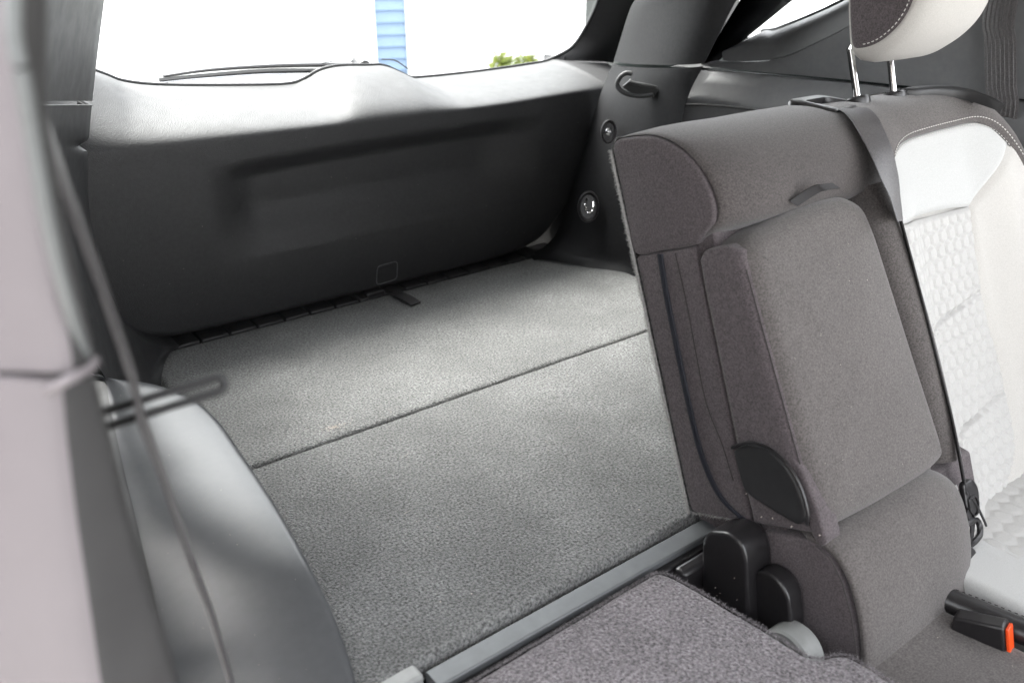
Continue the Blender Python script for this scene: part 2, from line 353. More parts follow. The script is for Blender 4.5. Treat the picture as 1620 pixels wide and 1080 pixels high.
# ------------------------------------------------------------------ tailgate
YT = 1.725
tg = thing('tailgate', 'closed tailgate with black moulded trim panel, recessed pull area and rear window', 'tailgate', (0.95, 1.75, 0.02))
tb = [(0.26, 0.52), (0.262, 0.40), (0.268, 0.22), (0.285, 0.13), (0.33, 0.06), (0.41, 0.022), (0.52, 0.014), (0.90, 0.010), (1.25, 0.012), (1.39, 0.030), (1.455, 0.075), (1.50, 0.14), (1.545, 0.235), (1.58, 0.33), (1.615, 0.42), (1.635, 0.478)]
tb = cr([(a, b-0.014*(1-sm(b/0.2)), 0) for a, b in tb], 6)
GLB = [((0.4165, 1.8731, 0.5489)), ((0.4328, 1.8863, 0.525)), ((0.4681, 1.8957, 0.5078)), ((0.5367, 1.9035, 0.4937)), ((0.6712, 1.911, 0.4801)), ((0.8187, 1.9167, 0.4696)), ((0.8641, 1.9124, 0.4775)), ((0.9008, 1.9026, 0.4953)), ((0.9478, 1.8989, 0.502)), ((1.0236, 1.9012, 0.4977)), ((1.0674, 1.9031, 0.4944)), ((1.1066, 1.9116, 0.4789)), ((1.1475, 1.9214, 0.4612)), ((1.1865, 1.925, 0.4546)), ((1.3729, 1.9242, 0.4559)), ((1.5635, 1.9199, 0.4637)), ((1.6101, 1.916, 0.471))]
GLB = [Vector(p) for p in GLB]
GLB[0] = Vector((0.36, GLB[1].y-0.02, GLB[1].z+0.035))
glass_line = [Vector((0.30, GLB[0].y-0.03, GLB[0].z+0.05))]+cr(GLB, 6)
tailR = Vector((1.8123, 1.8774, 0.4501))
top_line = [Vector((0.262, glass_line[0].y, glass_line[0].z))]+glass_line+[Vector((1.7014, 1.891, 0.4618)), tailR]
top_line = resample(top_line, 241)
tb_r = resample(tb, 241)
def trim_y(x_, z_, zt, yt):
    zl = 0.412+0.010*sm((x_-1.2)/0.4); h = max(zt-z_, 0)*0.075/max(zt-zl, 0.03)   # drop below the glass line, 0.075 at the lip
    base = YT-0.055*math.sin(min(max(z_/0.46, 0), 1)*math.pi*0.55)
    s_ = min(max(h/0.075, 0), 1)
    y_ = lerp(yt, base, 0.62*math.sqrt(1-(1-s_)**2)+0.38*sm(s_))
    # pull recess
    m = sm((x_-0.53)/0.12)*(1-sm((x_-1.20)/0.20))
    top = 0.352+0.012*math.sin((x_-0.6)*3); bot = 0.150+0.015*math.cos((x_-0.9)*2.6)
    r_ = sm((top+0.02-z_)/0.055)*sm((z_-bot+0.008)/0.022)
    depth = 0.006+0.042*sm((z_-bot)/(top-bot)/0.55)
    return y_+m*r_*depth
rows = []
NV = 96
for j in range(NV):
    t = j/(NV-1); tt = t; t = tt = 1-(1-tt)**1.7
    row = []
    for i in range(241):
        b_, tp = tb_r[i], top_line[i]; x_ = lerp(b_.x, tp.x, tt); z_ = lerp(b_.y, tp.z, tt)
        y_ = trim_y(x_, z_, tp.z, tp.y)
        edge = 1-sm(t/0.045)
        y_ += 0.03*edge*edge
        # side roll-off
        er = 1-sm((1.0-i/240)/0.03); y_ += 0.02*er*er
        row.append(Vector((x_, y_, z_)))
    rows.append(row)
rows.insert(0, [p+Vector((0, 0.05, 0)) for p in rows[0]])
Geo().grid(rows).build('trim_panel', 'black', tg, sharp=70)
# small square cover in the trim
def on_trim(x_, z_, off):
    return Vector((x_, trim_y(x_, z_, 0.50, 1.80)-off, z_))
cA = (0.9399, 1.7, 0.045); cc = roundpoly([(cA[0]-.026, cA[2]-.024), (cA[0]+.027, cA[2]-.021), (cA[0]+.026, cA[2]+.025), (cA[0]-.025, cA[2]+.024)], 0.010, 5)
acov = Geo().puff(cc, -0.002, 0.0035, 0.002, lambda a, b, d: on_trim(a, b, d), inner=3, steps=3).build('access_cover', 'black', tg)
rim = [on_trim(p.x, p.y, 0.0012) for p in [Vector((cA[0], cA[2]))+(q-Vector((cA[0], cA[2])))*1.07 for q in cc]]
Geo().tube(rim, 0.0009, 6, closed=True).build('cover_rim', 'grey', acov)
# frame trim around the glass (right side, top, left side)
GB_ = [Vector((q[0], q[1], q[2])) for q in ((1.6101, 1.916, 0.471), (1.672, 1.8998, 0.5003), (1.6963, 1.8691, 0.5561), (1.702, 1.8309, 0.6257), (1.682, 1.7789, 0.7201), (1.6359, 1.7234, 0.8211))]
GO_ = [Vector((q[0], q[1], q[2])) for q in ((1.8123, 1.8774, 0.4501), (1.8242, 1.8381, 0.5216), (1.8395, 1.808, 0.5764), (1.8449, 1.7749, 0.6365), (1.8376, 1.7293, 0.7194), (1.794, 1.6725, 0.8228))]
zt_ = 1.0
GB_.append(Vector((GB_[-1].x-0.03, 2.175-0.55*zt_, zt_))); GO_.append(Vector((GO_[-1].x-0.02, 2.12-0.55*(zt_+.03), zt_+0.03)))
inn = cr(GB_, 6); out_ = cr(GO_, 6)
rows = []
for j in range(12):
    t = j/11
    rows.append([a.lerp(b, t)+Vector((0, -0.022*math.sin(math.pi*t), 0.004*math.sin(math.pi*t))) for a, b in zip(resample(inn, 40), resample(out_, 40))])
rows.append([p+Vector((0.015, 0.04, 0)) for p in rows[-1]])
Geo().grid(rows).build('side_frame_trim', 'dgrey', tg, sharp=70)
mir = lambda p: Vector((1.90-p.x, p.y, p.z))
rowsL = [[mir(p) for p in r] for r in rows]
Geo().grid(rowsL).build('side_frame_trim', 'dgrey', tg, sharp=70)
Geo().prism([(0.30, 1.60, 1.0), (1.60, 1.60, 1.0), (1.60, 1.56, 1.06), (0.30, 1.56, 1.06)], (0, 0.03, 0.02)).build('top_frame_trim', 'dgrey', tg, bevel=0.01)
# glass and seal
gpath = [p.copy() for p in glass_line]+inn[1:]
lefts = [mir(p) for p in inn[::-1]]
lefts = [p for p in lefts if p.z > glass_line[0].z+0.02]
loop = gpath+[Vector((0.95, 2.175-0.55*zt_, zt_))]+lefts
Geo().prism([(0.28, 1.93, -0.35), (1.90, 1.93, -0.35), (1.92, 1.95, 0.0), (1.90, 1.97, 0.40), (1.84, 1.95, 0.45), (0.32, 1.95, 0.455), (0.26, 1.97, 0.40), (0.24, 1.95, 0.0)], (0, 0.03, 0)).build('outer_skin', 'paint', tg, bevel=0.01)
Geo().cap([p+Vector((0, 0.012, 0.006)) for p in loop]).build('rear_window', 'glass', tg, recalc=False)
Geo().tube([p+Vector((0, 0.0, 0.001)) for p in resample(loop, 300, closed=True)], 0.0045, 8, closed=True, up=(0, 1, 0.55)).build('window_seal', 'rubber', tg)
# seam between lower panel and side frame trim is the gap the parts leave; outside wiper
wp = thing('rear_wiper', 'black rear wiper resting on the outside of the rear window', 'wiper', (1.0174, 1.9537, 0.4933))
bl = cr([(0.5515, 1.9415, 0.4973), (0.6586, 1.9457, 0.4987), (0.7892, 1.9461, 0.498), (0.913, 1.9454, 0.4901), (0.9775, 1.9438, 0.484)], 8)
Geo().tube(bl, 0.0042, 6, flat=1.5).build('wiper_blade', 'rubber', wp)
bl2 = cr([(0.5625, 1.9474, 0.5048), (0.6616, 1.9495, 0.51), (0.7945, 1.9557, 0.5078), (0.9209, 1.9594, 0.5011), (1.0375, 1.959, 0.4928)], 8)
Geo().tube(bl2, [0.004+0.005*i/(len(bl2)-1) for i in range(len(bl2))], 8, flat=0.8).build('wiper_arm', 'satin', wp)
bl3 = cr([(0.5503, 1.9395, 0.4937), (0.657, 1.9435, 0.4937), (0.7878, 1.9447, 0.4914), (0.8961, 1.9454, 0.4829)], 8)
Geo().tube(bl3, 0.002, 6).build('wiper_rail', 'steel', wp)
Geo().lathe(Vector((1.0336, 1.9367, 0.4878)), (0, 1, 0.55), [(0, .02), (.03, .018), (.036, .012)], 16).build('wiper_pivot', 'satin', wp)
nz_ = cr([(0.9212, 1.9253, 0.5085), (0.9641, 1.929, 0.5109), (1.004, 1.9262, 0.5069)], 6); Geo().tube(nz_, 0.0012, 6).build('washer_tube', 'rubber', wp)
nz2 = cr([(1.0799, 1.9267, 0.5061), (1.1187, 1.9299, 0.5002), (1.1551, 1.9322, 0.4777)], 6); Geo().tube(nz2, 0.0018, 6).build('wiring', 'rubber', wp)

# ------------------------------------------------------------------ left rear pillar (image right of the tailgate)
lp = thing('rear_pillar', 'black plastic rear pillar trim with bag hook and tie-down ring, right of the tailgate', 'pillar trim', (1.6, 1.6, 0))
edge = [(1.5124, 1.45, 0.6859), (1.5211, 1.5, 0.6172), (1.5356, 1.56, 0.4987), (1.5327, 1.6, 0.412), (1.5151, 1.63, 0.2944), (1.4821, 1.65, 0.1594), (1.4525, 1.66, 0.0551), (1.4028, 1.665, 0.0108), (1.3571, 1.67, 0.0013)]
mid = [(1.5178, 1.3, 0.7017), (1.5119, 1.34, 0.6382), (1.5099, 1.4, 0.5152), (1.5177, 1.44, 0.44), (1.5258, 1.49, 0.3205), (1.5167, 1.53, 0.1792), (1.5009, 1.56, 0.0708), (1.4729, 1.6, 0.0173), (1.4217, 1.63, 0.0057)]
far = [(1.5776, 1.22, 0.7263), (1.5359, 1.24, 0.6419), (1.5094, 1.28, 0.5262), (1.5013, 1.31, 0.457), (1.5059, 1.34, 0.3471), (1.5211, 1.38, 0.2102), (1.5194, 1.4, 0.1073), (1.5143, 1.42, 0.0235), (1.4923, 1.44, -0.0114)]
def upto(q, z=1.04):
    a, b = Vector(q[0]), Vector(q[1]); d = a-b; k = (z-a.z)/max(d.z, 1e-3); d2 = Vector((d.x*0.5, d.y*0.8, d.z)); return [a+d2*k]+[Vector(p) for p in q]
edge, mid, far = upto(edge), upto(mid), upto(far)
E_, M_, F_ = (cr(q, 11) for q in (edge, mid, far)); NE = len(E_)-1; M_ = [p+Vector((-0.022, -0.030, 0)) for p in M_]
def pil(i, s):            # quadratic bulge across
    a, b, c = E_[i], M_[i], F_[i]
    return a*(1-s)**2+(b*2-(a+c)*0.5)*2*s*(1-s)+c*s*s
zs = [p.z for p in E_]
isplit = min(range(NE), key=lambda i: (Vector(E_[i])-Vector((1.536, 1.56, 0.4928))).length)
def pilrows(i0, i1, inset):
    rws = []
    for i in range(i0, i1+1):
        r_ = [E_[i]+Vector((0.02, 0.05, 0))]+[pil(i, k/16) for k in range(17)]
        rws.append(r_)
    # rolled joint edge
    if inset == 'top': rws.insert(0, [p+Vector((0.012, 0.010, 0.0)) for p in rws[0]])
    else: rws.append([p+Vector((0.012, 0.010, 0)) for p in rws[-1]])
    return rws
Geo().grid(pilrows(0, isplit-1, 'bot')).build('upper_panel', 'pilblack', lp, sharp=50)
Geo().grid(pilrows(isplit, NE, 'top')).build('lower_panel', 'pilblack', lp, sharp=50)
# bag hook: a raised C shaped rib beside a recess
def near(p, dy): return Vector(p)+Vector((-0.0, -dy, 0))
hk = cr([(1.4891, 1.405, 0.4468), (1.4708, 1.435, 0.4421), (1.4502, 1.46, 0.4481), (1.4414, 1.475, 0.4627), (1.4433, 1.472, 0.4798), (1.4529, 1.462, 0.4913), (1.4613, 1.45, 0.4905)], 8)
Geo().tube(hk, 0.0055, 10).build('bag_hook', 'black', lp)
hk2 = roundpoly([(1.4524, 1.448, 0.476), (1.4907, 1.392, 0.4608), (1.4904, 1.402, 0.4442), (1.4609, 1.446, 0.4474), (1.4431, 1.462, 0.4612)], 0.004, 3)
Geo().prism(hk2, (0.012, 0.012, 0)).build('hook_recess', 'rubber', lp, bevel=0.002)
Geo().tube(cr([(1.4462, 1.44, 0.4802), (1.4468, 1.43, 0.4742), (1.4786, 1.385, 0.4668)], 6), [0.002, .003, .004, .004, .004, .004, .004, .004, .004, .004, .004, .003, .002], 8).build('hook_tongue', 'dgrey', lp)
def ringcup(cen, nrm, r, sx=1.0):
    pass
pn = Vector((-0.62, -0.72, 0.30)).normalized(); px_ = Vector((0.70, -0.70, 0.0)).normalized(); pz_ = px_.cross(pn)*-1
if pz_.z < 0: pz_ = -pz_
def oval(c, a, b, n=36, o=0.0): return [Vector(c)+px_*a*math.cos(k*2*math.pi/n)+pz_*b*math.sin(k*2*math.pi/n)+pn*o for k in range(n)]
cR = Vector((1.4478, 1.565, 0.1551)); cS = Vector((1.4777, 1.535, 0.3453))
for c_, a_, b_, nm in ((cR, 0.024, 0.036, 'ring_recess'), (cS, 0.017, 0.026, 'socket_recess')):
    rw = [oval(c_, a_*1.14, b_*1.12, o=-0.004), oval(c_, a_*1.1, b_*1.08, o=0.004), oval(c_, a_, b_, o=0.005), oval(c_, a_*0.9, b_*0.9, o=0.001), oval(c_, a_*0.82, b_*0.84, o=-0.010)]
    gg = Geo().grid(rw, closed=True); gg.cap(rw[-1]); cup = gg.build(nm, 'satin', lp, recalc=False); cups = {**globals().get('cups', {}), nm: cup}
Geo().tube(cr([cR+pz_*0.020-px_*0.006+pn*0.0, cR+pz_*0.004-px_*0.009+pn*0.008, cR-pz_*0.012-px_*0.004+pn*0.010, cR-pz_*0.015+px_*0.004+pn*0.010, cR-pz_*0.006+px_*0.012+pn*0.008, cR+pz_*0.012+px_*0.012+pn*0.0], 8), 0.0026, 8).build('tie_down_ring', 'chrome', cups['ring_recess'])
Geo().lathe(cS+pn*-0.008, pn, [(0, .010), (0.006, .009), (0.009, .005)], 18).build('socket_pin', 'steel', cups['socket_recess'])

# ------------------------------------------------------------------ left side trim, quarter window
lt = thing('side_trim', 'grey plastic side trim under the quarter window, behind the light headrest', 'side trim', (1.68, 1.0, 0.3))
def strip_rows(lines, n, m=1): return [resample(cr(q, 6), n) for q in lines]
seamT = [(1.56, 1.4256, 0.4994), (1.6, 1.3461, 0.5013), (1.64, 1.2354, 0.501), (1.68, 1.1009, 0.4996), (1.7, 0.9667, 0.4997), (1.73, 0.7765, 0.4972), (1.75, 0.5684, 0.4958)]
sT = resample(cr(seamT, 6), 60)
low = [Vector((p.x-0.01, p.y, p.z-0.004)) for p in sT]
tray_t = [(1.53, 1.4685, 0.3943), (1.545, 1.4045, 0.4303), (1.56, 1.3424, 0.4478), (1.59, 1.258, 0.4482), (1.63, 1.1434, 0.4411), (1.66, 0.9308, 0.4382), (1.69, 0.5926, 0.4449)]
tt_ = resample(cr(tray_t, 6), 60)
rws = [[p+Vector((0.03, 0, 0.0)) for p in low], low, [a.lerp(b, 0.5)+Vector((-0.006, 0, 0)) for a, b in zip(low, tt_)], tt_, [p+Vector((-0.008, 0, -0.006)) for p in tt_], [p+Vector((-0.008, -0.002, -0.016)) for p in tt_], [Vector((p.x-0.012, p.y-0.01, p.z-0.35)) for p in tt_], [Vector((p.x-0.012, p.y-0.01, p.z-0.7)) for p in tt_]]
Geo().grid(rws).build('lower_panel', 'grey', lt, sharp=50)
tray = [(1.52, 1.3519, 0.4279), (1.555, 1.2627, 0.4331), (1.6, 1.1277, 0.4302), (1.63, 0.9953, 0.4298)]
Geo().tube(cr(tray, 8), 0.004, 8, flat=0.7).build('tray_rim', 'dgrey', lt)
wlow = [(1.63, 1.3273, 0.5176), (1.645, 1.2511, 0.5234), (1.655, 1.1852, 0.5378), (1.665, 1.1183, 0.5709), (1.675, 1.05, 0.6096), (1.685, 0.9639, 0.6663), (1.69, 0.8795, 0.7288)]
wL = resample(cr(wlow, 6), 60)
# upper flat panel: between seam and window frame, running on towards the front
up_b = [p+Vector((0.0, 0, 0.002)) for p in sT]
up_t = resample(cr([(1.6, 1.3762, 0.5166), (1.63, 1.3271, 0.5162), (1.645, 1.2509, 0.5221), (1.655, 1.185, 0.5365), (1.665, 1.1181, 0.5696), (1.675, 1.0498, 0.6084), (1.69, 0.9339, 0.6952), (1.74, 0.746, 0.7297)], 6), 60)
Geo().grid([[p+Vector((0.03, 0, 0)) for p in up_b], up_b]+[[a.lerp(b, k/6) for a, b in zip(up_b, up_t)] for k in range(1, 7)]+[[p+Vector((0.03, 0, 0.0)) for p in up_t]]).build('upper_panel', 'grey', lt, sharp=50)
wtop = [(1.66, 1.3456, 0.5376), (1.7, 1.2848, 0.5809), (1.705, 1.2548, 0.5852), (1.71, 1.2003, 0.6067), (1.715, 1.1473, 0.6298), (1.72, 1.0881, 0.6595), (1.73, 0.9759, 0.7276)]
wT = resample(cr(wtop, 6), 60)
rr = []
for k in range(9):
    t = k/8; rr.append([a.lerp(b, t)+Vector((-0.012*math.sin(math.pi*t), 0, 0.010*math.sin(math.pi*t))) for a, b in zip(wL, wT)])
rr.insert(0, [p+Vector((0.02, 0, 0)) for p in rr[0]])
Geo().grid(rr).build('window_frame', 'grey', lt, sharp=60)
# rear upper arm of the frame, between the window and the pillar
wr = [(1.66, 1.3456, 0.5376), (1.7, 1.2848, 0.5809), (1.705, 1.2651, 0.6192), (1.71, 1.2374, 0.6644), (1.715, 1.1813, 0.7379)]
wo = [(1.6, 1.3662, 0.512), (1.6, 1.3181, 0.5704), (1.61, 1.2903, 0.6307), (1.61, 1.2561, 0.6888), (1.62, 1.2102, 0.7618)]
wr, wo = upto(wr), upto(wo)
a_, b_ = resample(cr(wr, 6), 40), resample(cr(wo, 6), 40)
Geo().grid([[p.lerp(q, k/8)+Vector((-0.012*math.sin(math.pi*k/8), -0.006*math.sin(math.pi*k/8), 0)) for p, q in zip(a_, b_)] for k in range(9)]).build('rear_window_frame', 'dgrey', lt, sharp=60)
qg = [(1.708, 1.2909, 0.5801), (1.711, 1.2592, 0.5847), (1.716, 1.2045, 0.6062), (1.721, 1.1513, 0.6294), (1.726, 1.0919, 0.6591), (1.736, 0.9793, 0.7275), (1.722, 1.1865, 0.7403), (1.716, 1.2417, 0.6641), (1.711, 1.2696, 0.6187)]
Geo().cap(qg).build('quarter_window', 'glass', lt, recalc=False)
Geo().tube(resample(qg[:6], 40), 0.005, 8).build('window_seal', 'rubber', lt)
Geo().lathe(Vector((1.735, 0.9017, 0.527)), (-1, 0, 0), [(0, .007), (.002, .006), (.0025, .003)], 16).build('screw_cover', 'dgrey', lt)

# pillar and belt at the far right
bp = thing('door_pillar', 'dark grey door pillar trim in the far right corner behind the seat belt', 'pillar trim', (1.72, 0.6, 0.4))
Geo().grid([[(1.77, 0.80, z), (1.765, 0.70, z), (1.755, 0.665, z), (1.735, 0.64, z), (1.72, 0.60, z), (1.74, 0.54, z), (1.80, 0.50, z)] for z in (-.3, 0.2, 0.5, 0.7, 1.0)]).build('trim_panel', 'dgrey', bp, sharp=50)
fb = thing('seat_belt', 'brown-grey ribbed seat belt hanging in the far right corner', 'seat belt', (1.70, 0.73, 0.5), 'seat belts')
f0, f1 = Vector((1.7, 0.7727, 0.6571)), Vector((1.7, 0.7287, 0.4682))
wv = Vector((1.7, 0.7332, 0.6062))-Vector((1.7, 0.7906, 0.6022)); wv.z = 0
fp = [f0+Vector((0, 0, .25)), f0, f0.lerp(f1, .3)+Vector((-.002, 0, 0)), f0.lerp(f1, .7), f1, f1+Vector((0.0, 0, -.2))]
Geo().ribbon(cr(fp, 5), wv, 0.002).build('webbing', 'webbing', fb)
rb = Geo()
for k in range(7):
    o_ = wv*((k-3)/7.4); rb.tube([p+o_+Vector((-0.0012, -0.0003, 0)) for p in cr(fp, 5)], 0.0011, 5)
rb.build('woven_rib', 'webbing', fb)
Geo().box((1.715, f0.y-.05, f0.z+0.02), (1.76, f0.y+.05, f0.z+0.05)).build('belt_slot', 'dgrey', bp, bevel=0.006)

# ------------------------------------------------------------------ roof, far side wall and doors (close the cabin so the light enters by the windows)
roof = thing('headliner', 'pale fabric roof lining above the cabin', 'headliner', (0.9, 0, 1.03))
Geo().prism([(0.06, -0.55, 1.03), (1.80, -0.55, 1.03), (1.80, 0.9, 1.05), (1.80, 1.60, 1.04), (0.04, 1.60, 1.04), (0.04, 0.9, 1.05)], (0, 0, 0.03)).build('lining', 'headliner', roof, bevel=0.01)
shell = thing('body_shell', 'dark painted inner body shell behind the trim panels', 'car body', (0.9, 0.9, -0.3))
Geo().box((1.80, 0.60, -0.45), (1.83, 1.56, 0.555)).build('quarter_panel', 'paint', shell)
Geo().prism([(1.90, 2.1, -0.4), (1.84, 1.50, -0.4), (1.88, 1.50, -0.4), (1.94, 2.12, -0.4)], (0, 0, 1.45)).build('corner_post', 'paint', shell)
Geo().prism([(0.20, 2.0, -0.4), (0.06, 1.60, -0.4), (0.0, 1.63, -0.4), (0.12, 2.06, -0.4)], (0, 0, 1.45)).build('corner_post', 'paint', shell)
Geo().box((0.02, 0.62, -0.45), (0.05, 1.62, 0.47)).build('quarter_panel', 'paint', shell)
Geo().prism([(0.03, 0.47, 0.40), (0.03, 1.66, 0.40), (0.03, 1.60, 1.03), (0.03, 1.34, 1.03), (0.03, 1.26, 0.62), (0.03, 1.12, 0.62), (0.03, 1.02, 1.03), (0.03, 0.47, 1.03)], (0.03, 0, 0)).build('quarter_pillar', 'dgrey', shell)
Geo().prism([(0.01, -1.6, -0.45), (0.01, -0.16, -0.45), (0.01, -0.16, 1.03), (0.01, -0.34, 1.03), (0.01, -0.36, 0.45), (0.01, -1.6, 0.40)], (0.05, 0, 0)).build('front_door_side', 'dgrey', shell)
Geo().prism([(1.81, 1.48, 0.50), (1.81, 1.66, 0.50), (1.81, 1.60, 1.03), (1.81, 1.48, 1.03)], (0.03, 0, 0)).build('quarter_pillar', 'dgrey', shell)
fs1 = thing('front_seat', 'dark grey front seat back behind the camera', 'car seat', (0.42, -0.35, -0.4))
def fsm(a, b, d): return Vector((a, -0.38+d-0.30*(b+0.1), b))
fso = resample(roundpoly([(0.19, -0.20), (0.65, -0.20), (0.67, 0.10), (0.62, 0.46), (0.52, 0.52), (0.32, 0.52), (0.22, 0.46), (0.17, 0.10)], 0.05, 5), 100, closed=True)
Geo().puff(fso, -0.08, 0.09, 0.05, fsm, crown=0.02, inner=6, steps=5).build('backrest', 'fabric', fs1)
Geo().puff(resample(roundpoly([(0.30, 0.57), (0.54, 0.57), (0.53, 0.76), (0.31, 0.76)], 0.05, 5), 60, closed=True), -0.03, 0.07, 0.04, fsm, crown=0.01, inner=4, steps=5).build('headrest', 'fabric', fs1)
for hx in (0.36, 0.48): Geo().tube([fsm(hx, 0.50, 0.02), fsm(hx, 0.60, 0.02)], 0.006, 10).build('post', 'chrome', fs1)
fd = thing('door', 'dark grey inner door panel at the far side of the rear seat', 'door', (1.76, -0.4, 0))
Geo().box((1.76, -1.6, -0.45), (1.80, 0.60, 0.42)).build('door_panel', 'dgrey', fd, bevel=0.01)
Geo().prism([(1.78, -1.6, 0.95), (1.78, 0.60, 0.95), (1.78, 0.60, 1.03), (1.78, -1.6, 1.03)], (0.02, 0, 0)).build('window_frame', 'dgrey', fd)

# ------------------------------------------------------------------ right rear pillar (image left), dark
rp = thing('rear_pillar', 'dark grey notched rear pillar trim at the left of the tailgate', 'pillar trim', (0.3, 1.5, 0.2))
ed = [(0.4062, 1.6, 0.7314), (0.3912, 1.61, 0.6743), (0.3678, 1.615, 0.5962), (0.3446, 1.62, 0.5154), (0.3317, 1.62, 0.4691), (0.3195, 1.62, 0.4219), (0.3047, 1.62, 0.3346), (0.3027, 1.62, 0.229), (0.3122, 1.62, 0.1627), (0.3296, 1.625, 0.1015), (0.3608, 1.64, 0.0544), (0.3998, 1.665, 0.0232), (0.4315, 1.68, 0.0087)]
md = [(0.2748, 1.3, 0.7353), (0.2684, 1.32, 0.6896), (0.255, 1.34, 0.6255), (0.2421, 1.36, 0.5576), (0.236, 1.37, 0.5176), (0.2297, 1.38, 0.4762), (0.2207, 1.38, 0.4028), (0.228, 1.4, 0.307), (0.2443, 1.42, 0.2226), (0.2676, 1.45, 0.1493), (0.306, 1.52, 0.0692), (0.3467, 1.58, 0.0204), (0.3843, 1.62, 0.014)]
fr = [(0.1485, 1.02, 0.739), (0.1436, 1.02, 0.7052), (0.136, 1.02, 0.6589), (0.1322, 1.03, 0.6091), (0.1288, 1.03, 0.5808), (0.1254, 1.03, 0.5519), (0.1292, 1.06, 0.4903), (0.1484, 1.12, 0.403), (0.1743, 1.2, 0.3033), (0.2055, 1.28, 0.1975), (0.2399, 1.36, 0.0998), (0.2916, 1.45, 0.02), (0.348, 1.54, -0.0042)]
ed, md, fr = upto(ed), upto(md), upto(fr)
E2, M2, F2 = (cr(q, 10) for q in (ed, md, fr)); N2 = len(E2)-1
def pil2(i, s):
    a, b, c = E2[i], M2[i], F2[i]; return a*(1-s)**2+(b*2-(a+c)*0.5)*2*s*(1-s)+c*s*s
i2 = min(range(N2), key=lambda i: (E2[i]-Vector((0.3438, 1.62, 0.5113))).length)
n0 = min(range(N2), key=lambda i: (E2[i]-Vector((0.325, 1.62, 0.4451))).length)
def rows2(i0, i1):
    rws = []
    for i in range(i0, i1+1):
        k = max(0, 1-abs(i-n0)/2.2)*0.022      # notch in the edge
        off = Vector((-k, -k*0.4, 0))
        rws.append([E2[i]+Vector((0.0, 0.10, 0))+off]+[pil2(i, s/14)+off*(1-s/14)**9 for s in range(15)])
    return rws
ra = rows2(0, i2-1); ra.append([p+Vector((-0.01, 0.012, 0)) for p in ra[-1]]); Geo().grid(ra).build('upper_panel', 'dgrey', rp, sharp=50)
rb_ = rows2(i2, N2); rb_.insert(0, [p+Vector((-0.01, 0.012, 0)) for p in rb_[0]]); Geo().grid(rb_).build('lower_panel', 'dgrey', rp, sharp=50)
Geo().tube([pil2(i2, s/14)+Vector((0.001, -0.001, -0.001)) for s in range(15)], 0.0012, 6).build('joint_edge', 'dgrey', rp)

# side ledge over the wheel arch
lg = thing('side_ledge', 'grey plastic side ledge with bright reflection, left of the cargo carpet', 'side ledge', (0.25, 1.0, 0))
LZ = 0.055
lr = [(0.2138, 1.3596, 0.14), (0.2218, 1.3364, 0.138), (0.2525, 1.3119, 0.135), (0.2842, 1.2754, 0.13), (0.3128, 1.2247, 0.12), (0.3234, 1.1599, 0.11), (0.3217, 1.0781, 0.1), (0.3186, 0.9904, 0.09), (0.313, 0.9012, 0.08), (0.3061, 0.8213, 0.068), (0.3018, 0.7658, 0.052), (0.2939, 0.7159, 0.036), (0.281, 0.6633, 0.02), (0.2568, 0.5947, 0.005)]
ll = [(0.1958, 1.3624, 0.14), (0.2206, 1.3318, 0.138), (0.2121, 1.2788, 0.13), (0.201, 1.2136, 0.122), (0.1895, 1.1447, 0.112), (0.1798, 1.0859, 0.1), (0.1719, 1.0335, 0.092), (0.1631, 0.9769, 0.08), (0.1556, 0.9281, 0.066), (0.147, 0.8741, 0.05), (0.139, 0.8239, 0.035), (0.1318, 0.778, 0.02), (0.12, 0.7019, 0.003)]
LR, LL = resample(cr(lr, 8), 80), resample(cr(ll, 8), 80)
Geo().grid([[p+Vector((-0.14, 0, 0.5)) for p in LL], [p+Vector((-0.12, 0, 0.02)) for p in LL], [p+Vector((-0.10, 0, -0.001)) for p in LL], [p+Vector((0.004, 0, -0.002)) for p in LL]]).build('wheel_arch_side', 'dgrey', lg, sharp=40)
rws = []
nrm_ = []
for i in range(80):
    t = (LR[min(i+1, 79)]-LR[max(i-1, 0)]).normalized(); nn = Vector((-t.y, t.x, 0)); nn = nn if nn.x > 0 else -nn; nrm_.append(nn)
def crease(p):
    d = (0.84+(0.31-p.x)*1.45)-p.y            # distance in front of the crease line
    return 0.0*d
for k in range(9):
    t = k/8; rws.append([(q := a.lerp(b, t))+Vector((0, 0, 0.004*math.sin(math.pi*t)+crease(q))) for a, b in zip(LL, LR)])
LR = [q+Vector((0, 0, crease(q))) for q in LR]
for th in (30, 60, 90):
    a_ = math.radians(th); r_ = 0.012; rws.append([b+n_*r_*math.sin(a_)+Vector((0, 0, -r_*(1-math.cos(a_)))) for b, n_ in zip(LR, nrm_)])
rws.append([p+Vector((0, 0, -0.10)) for p in rws[-1]])
Geo().grid(rws).build('ledge_top', 'ledge', lg, sharp=60)

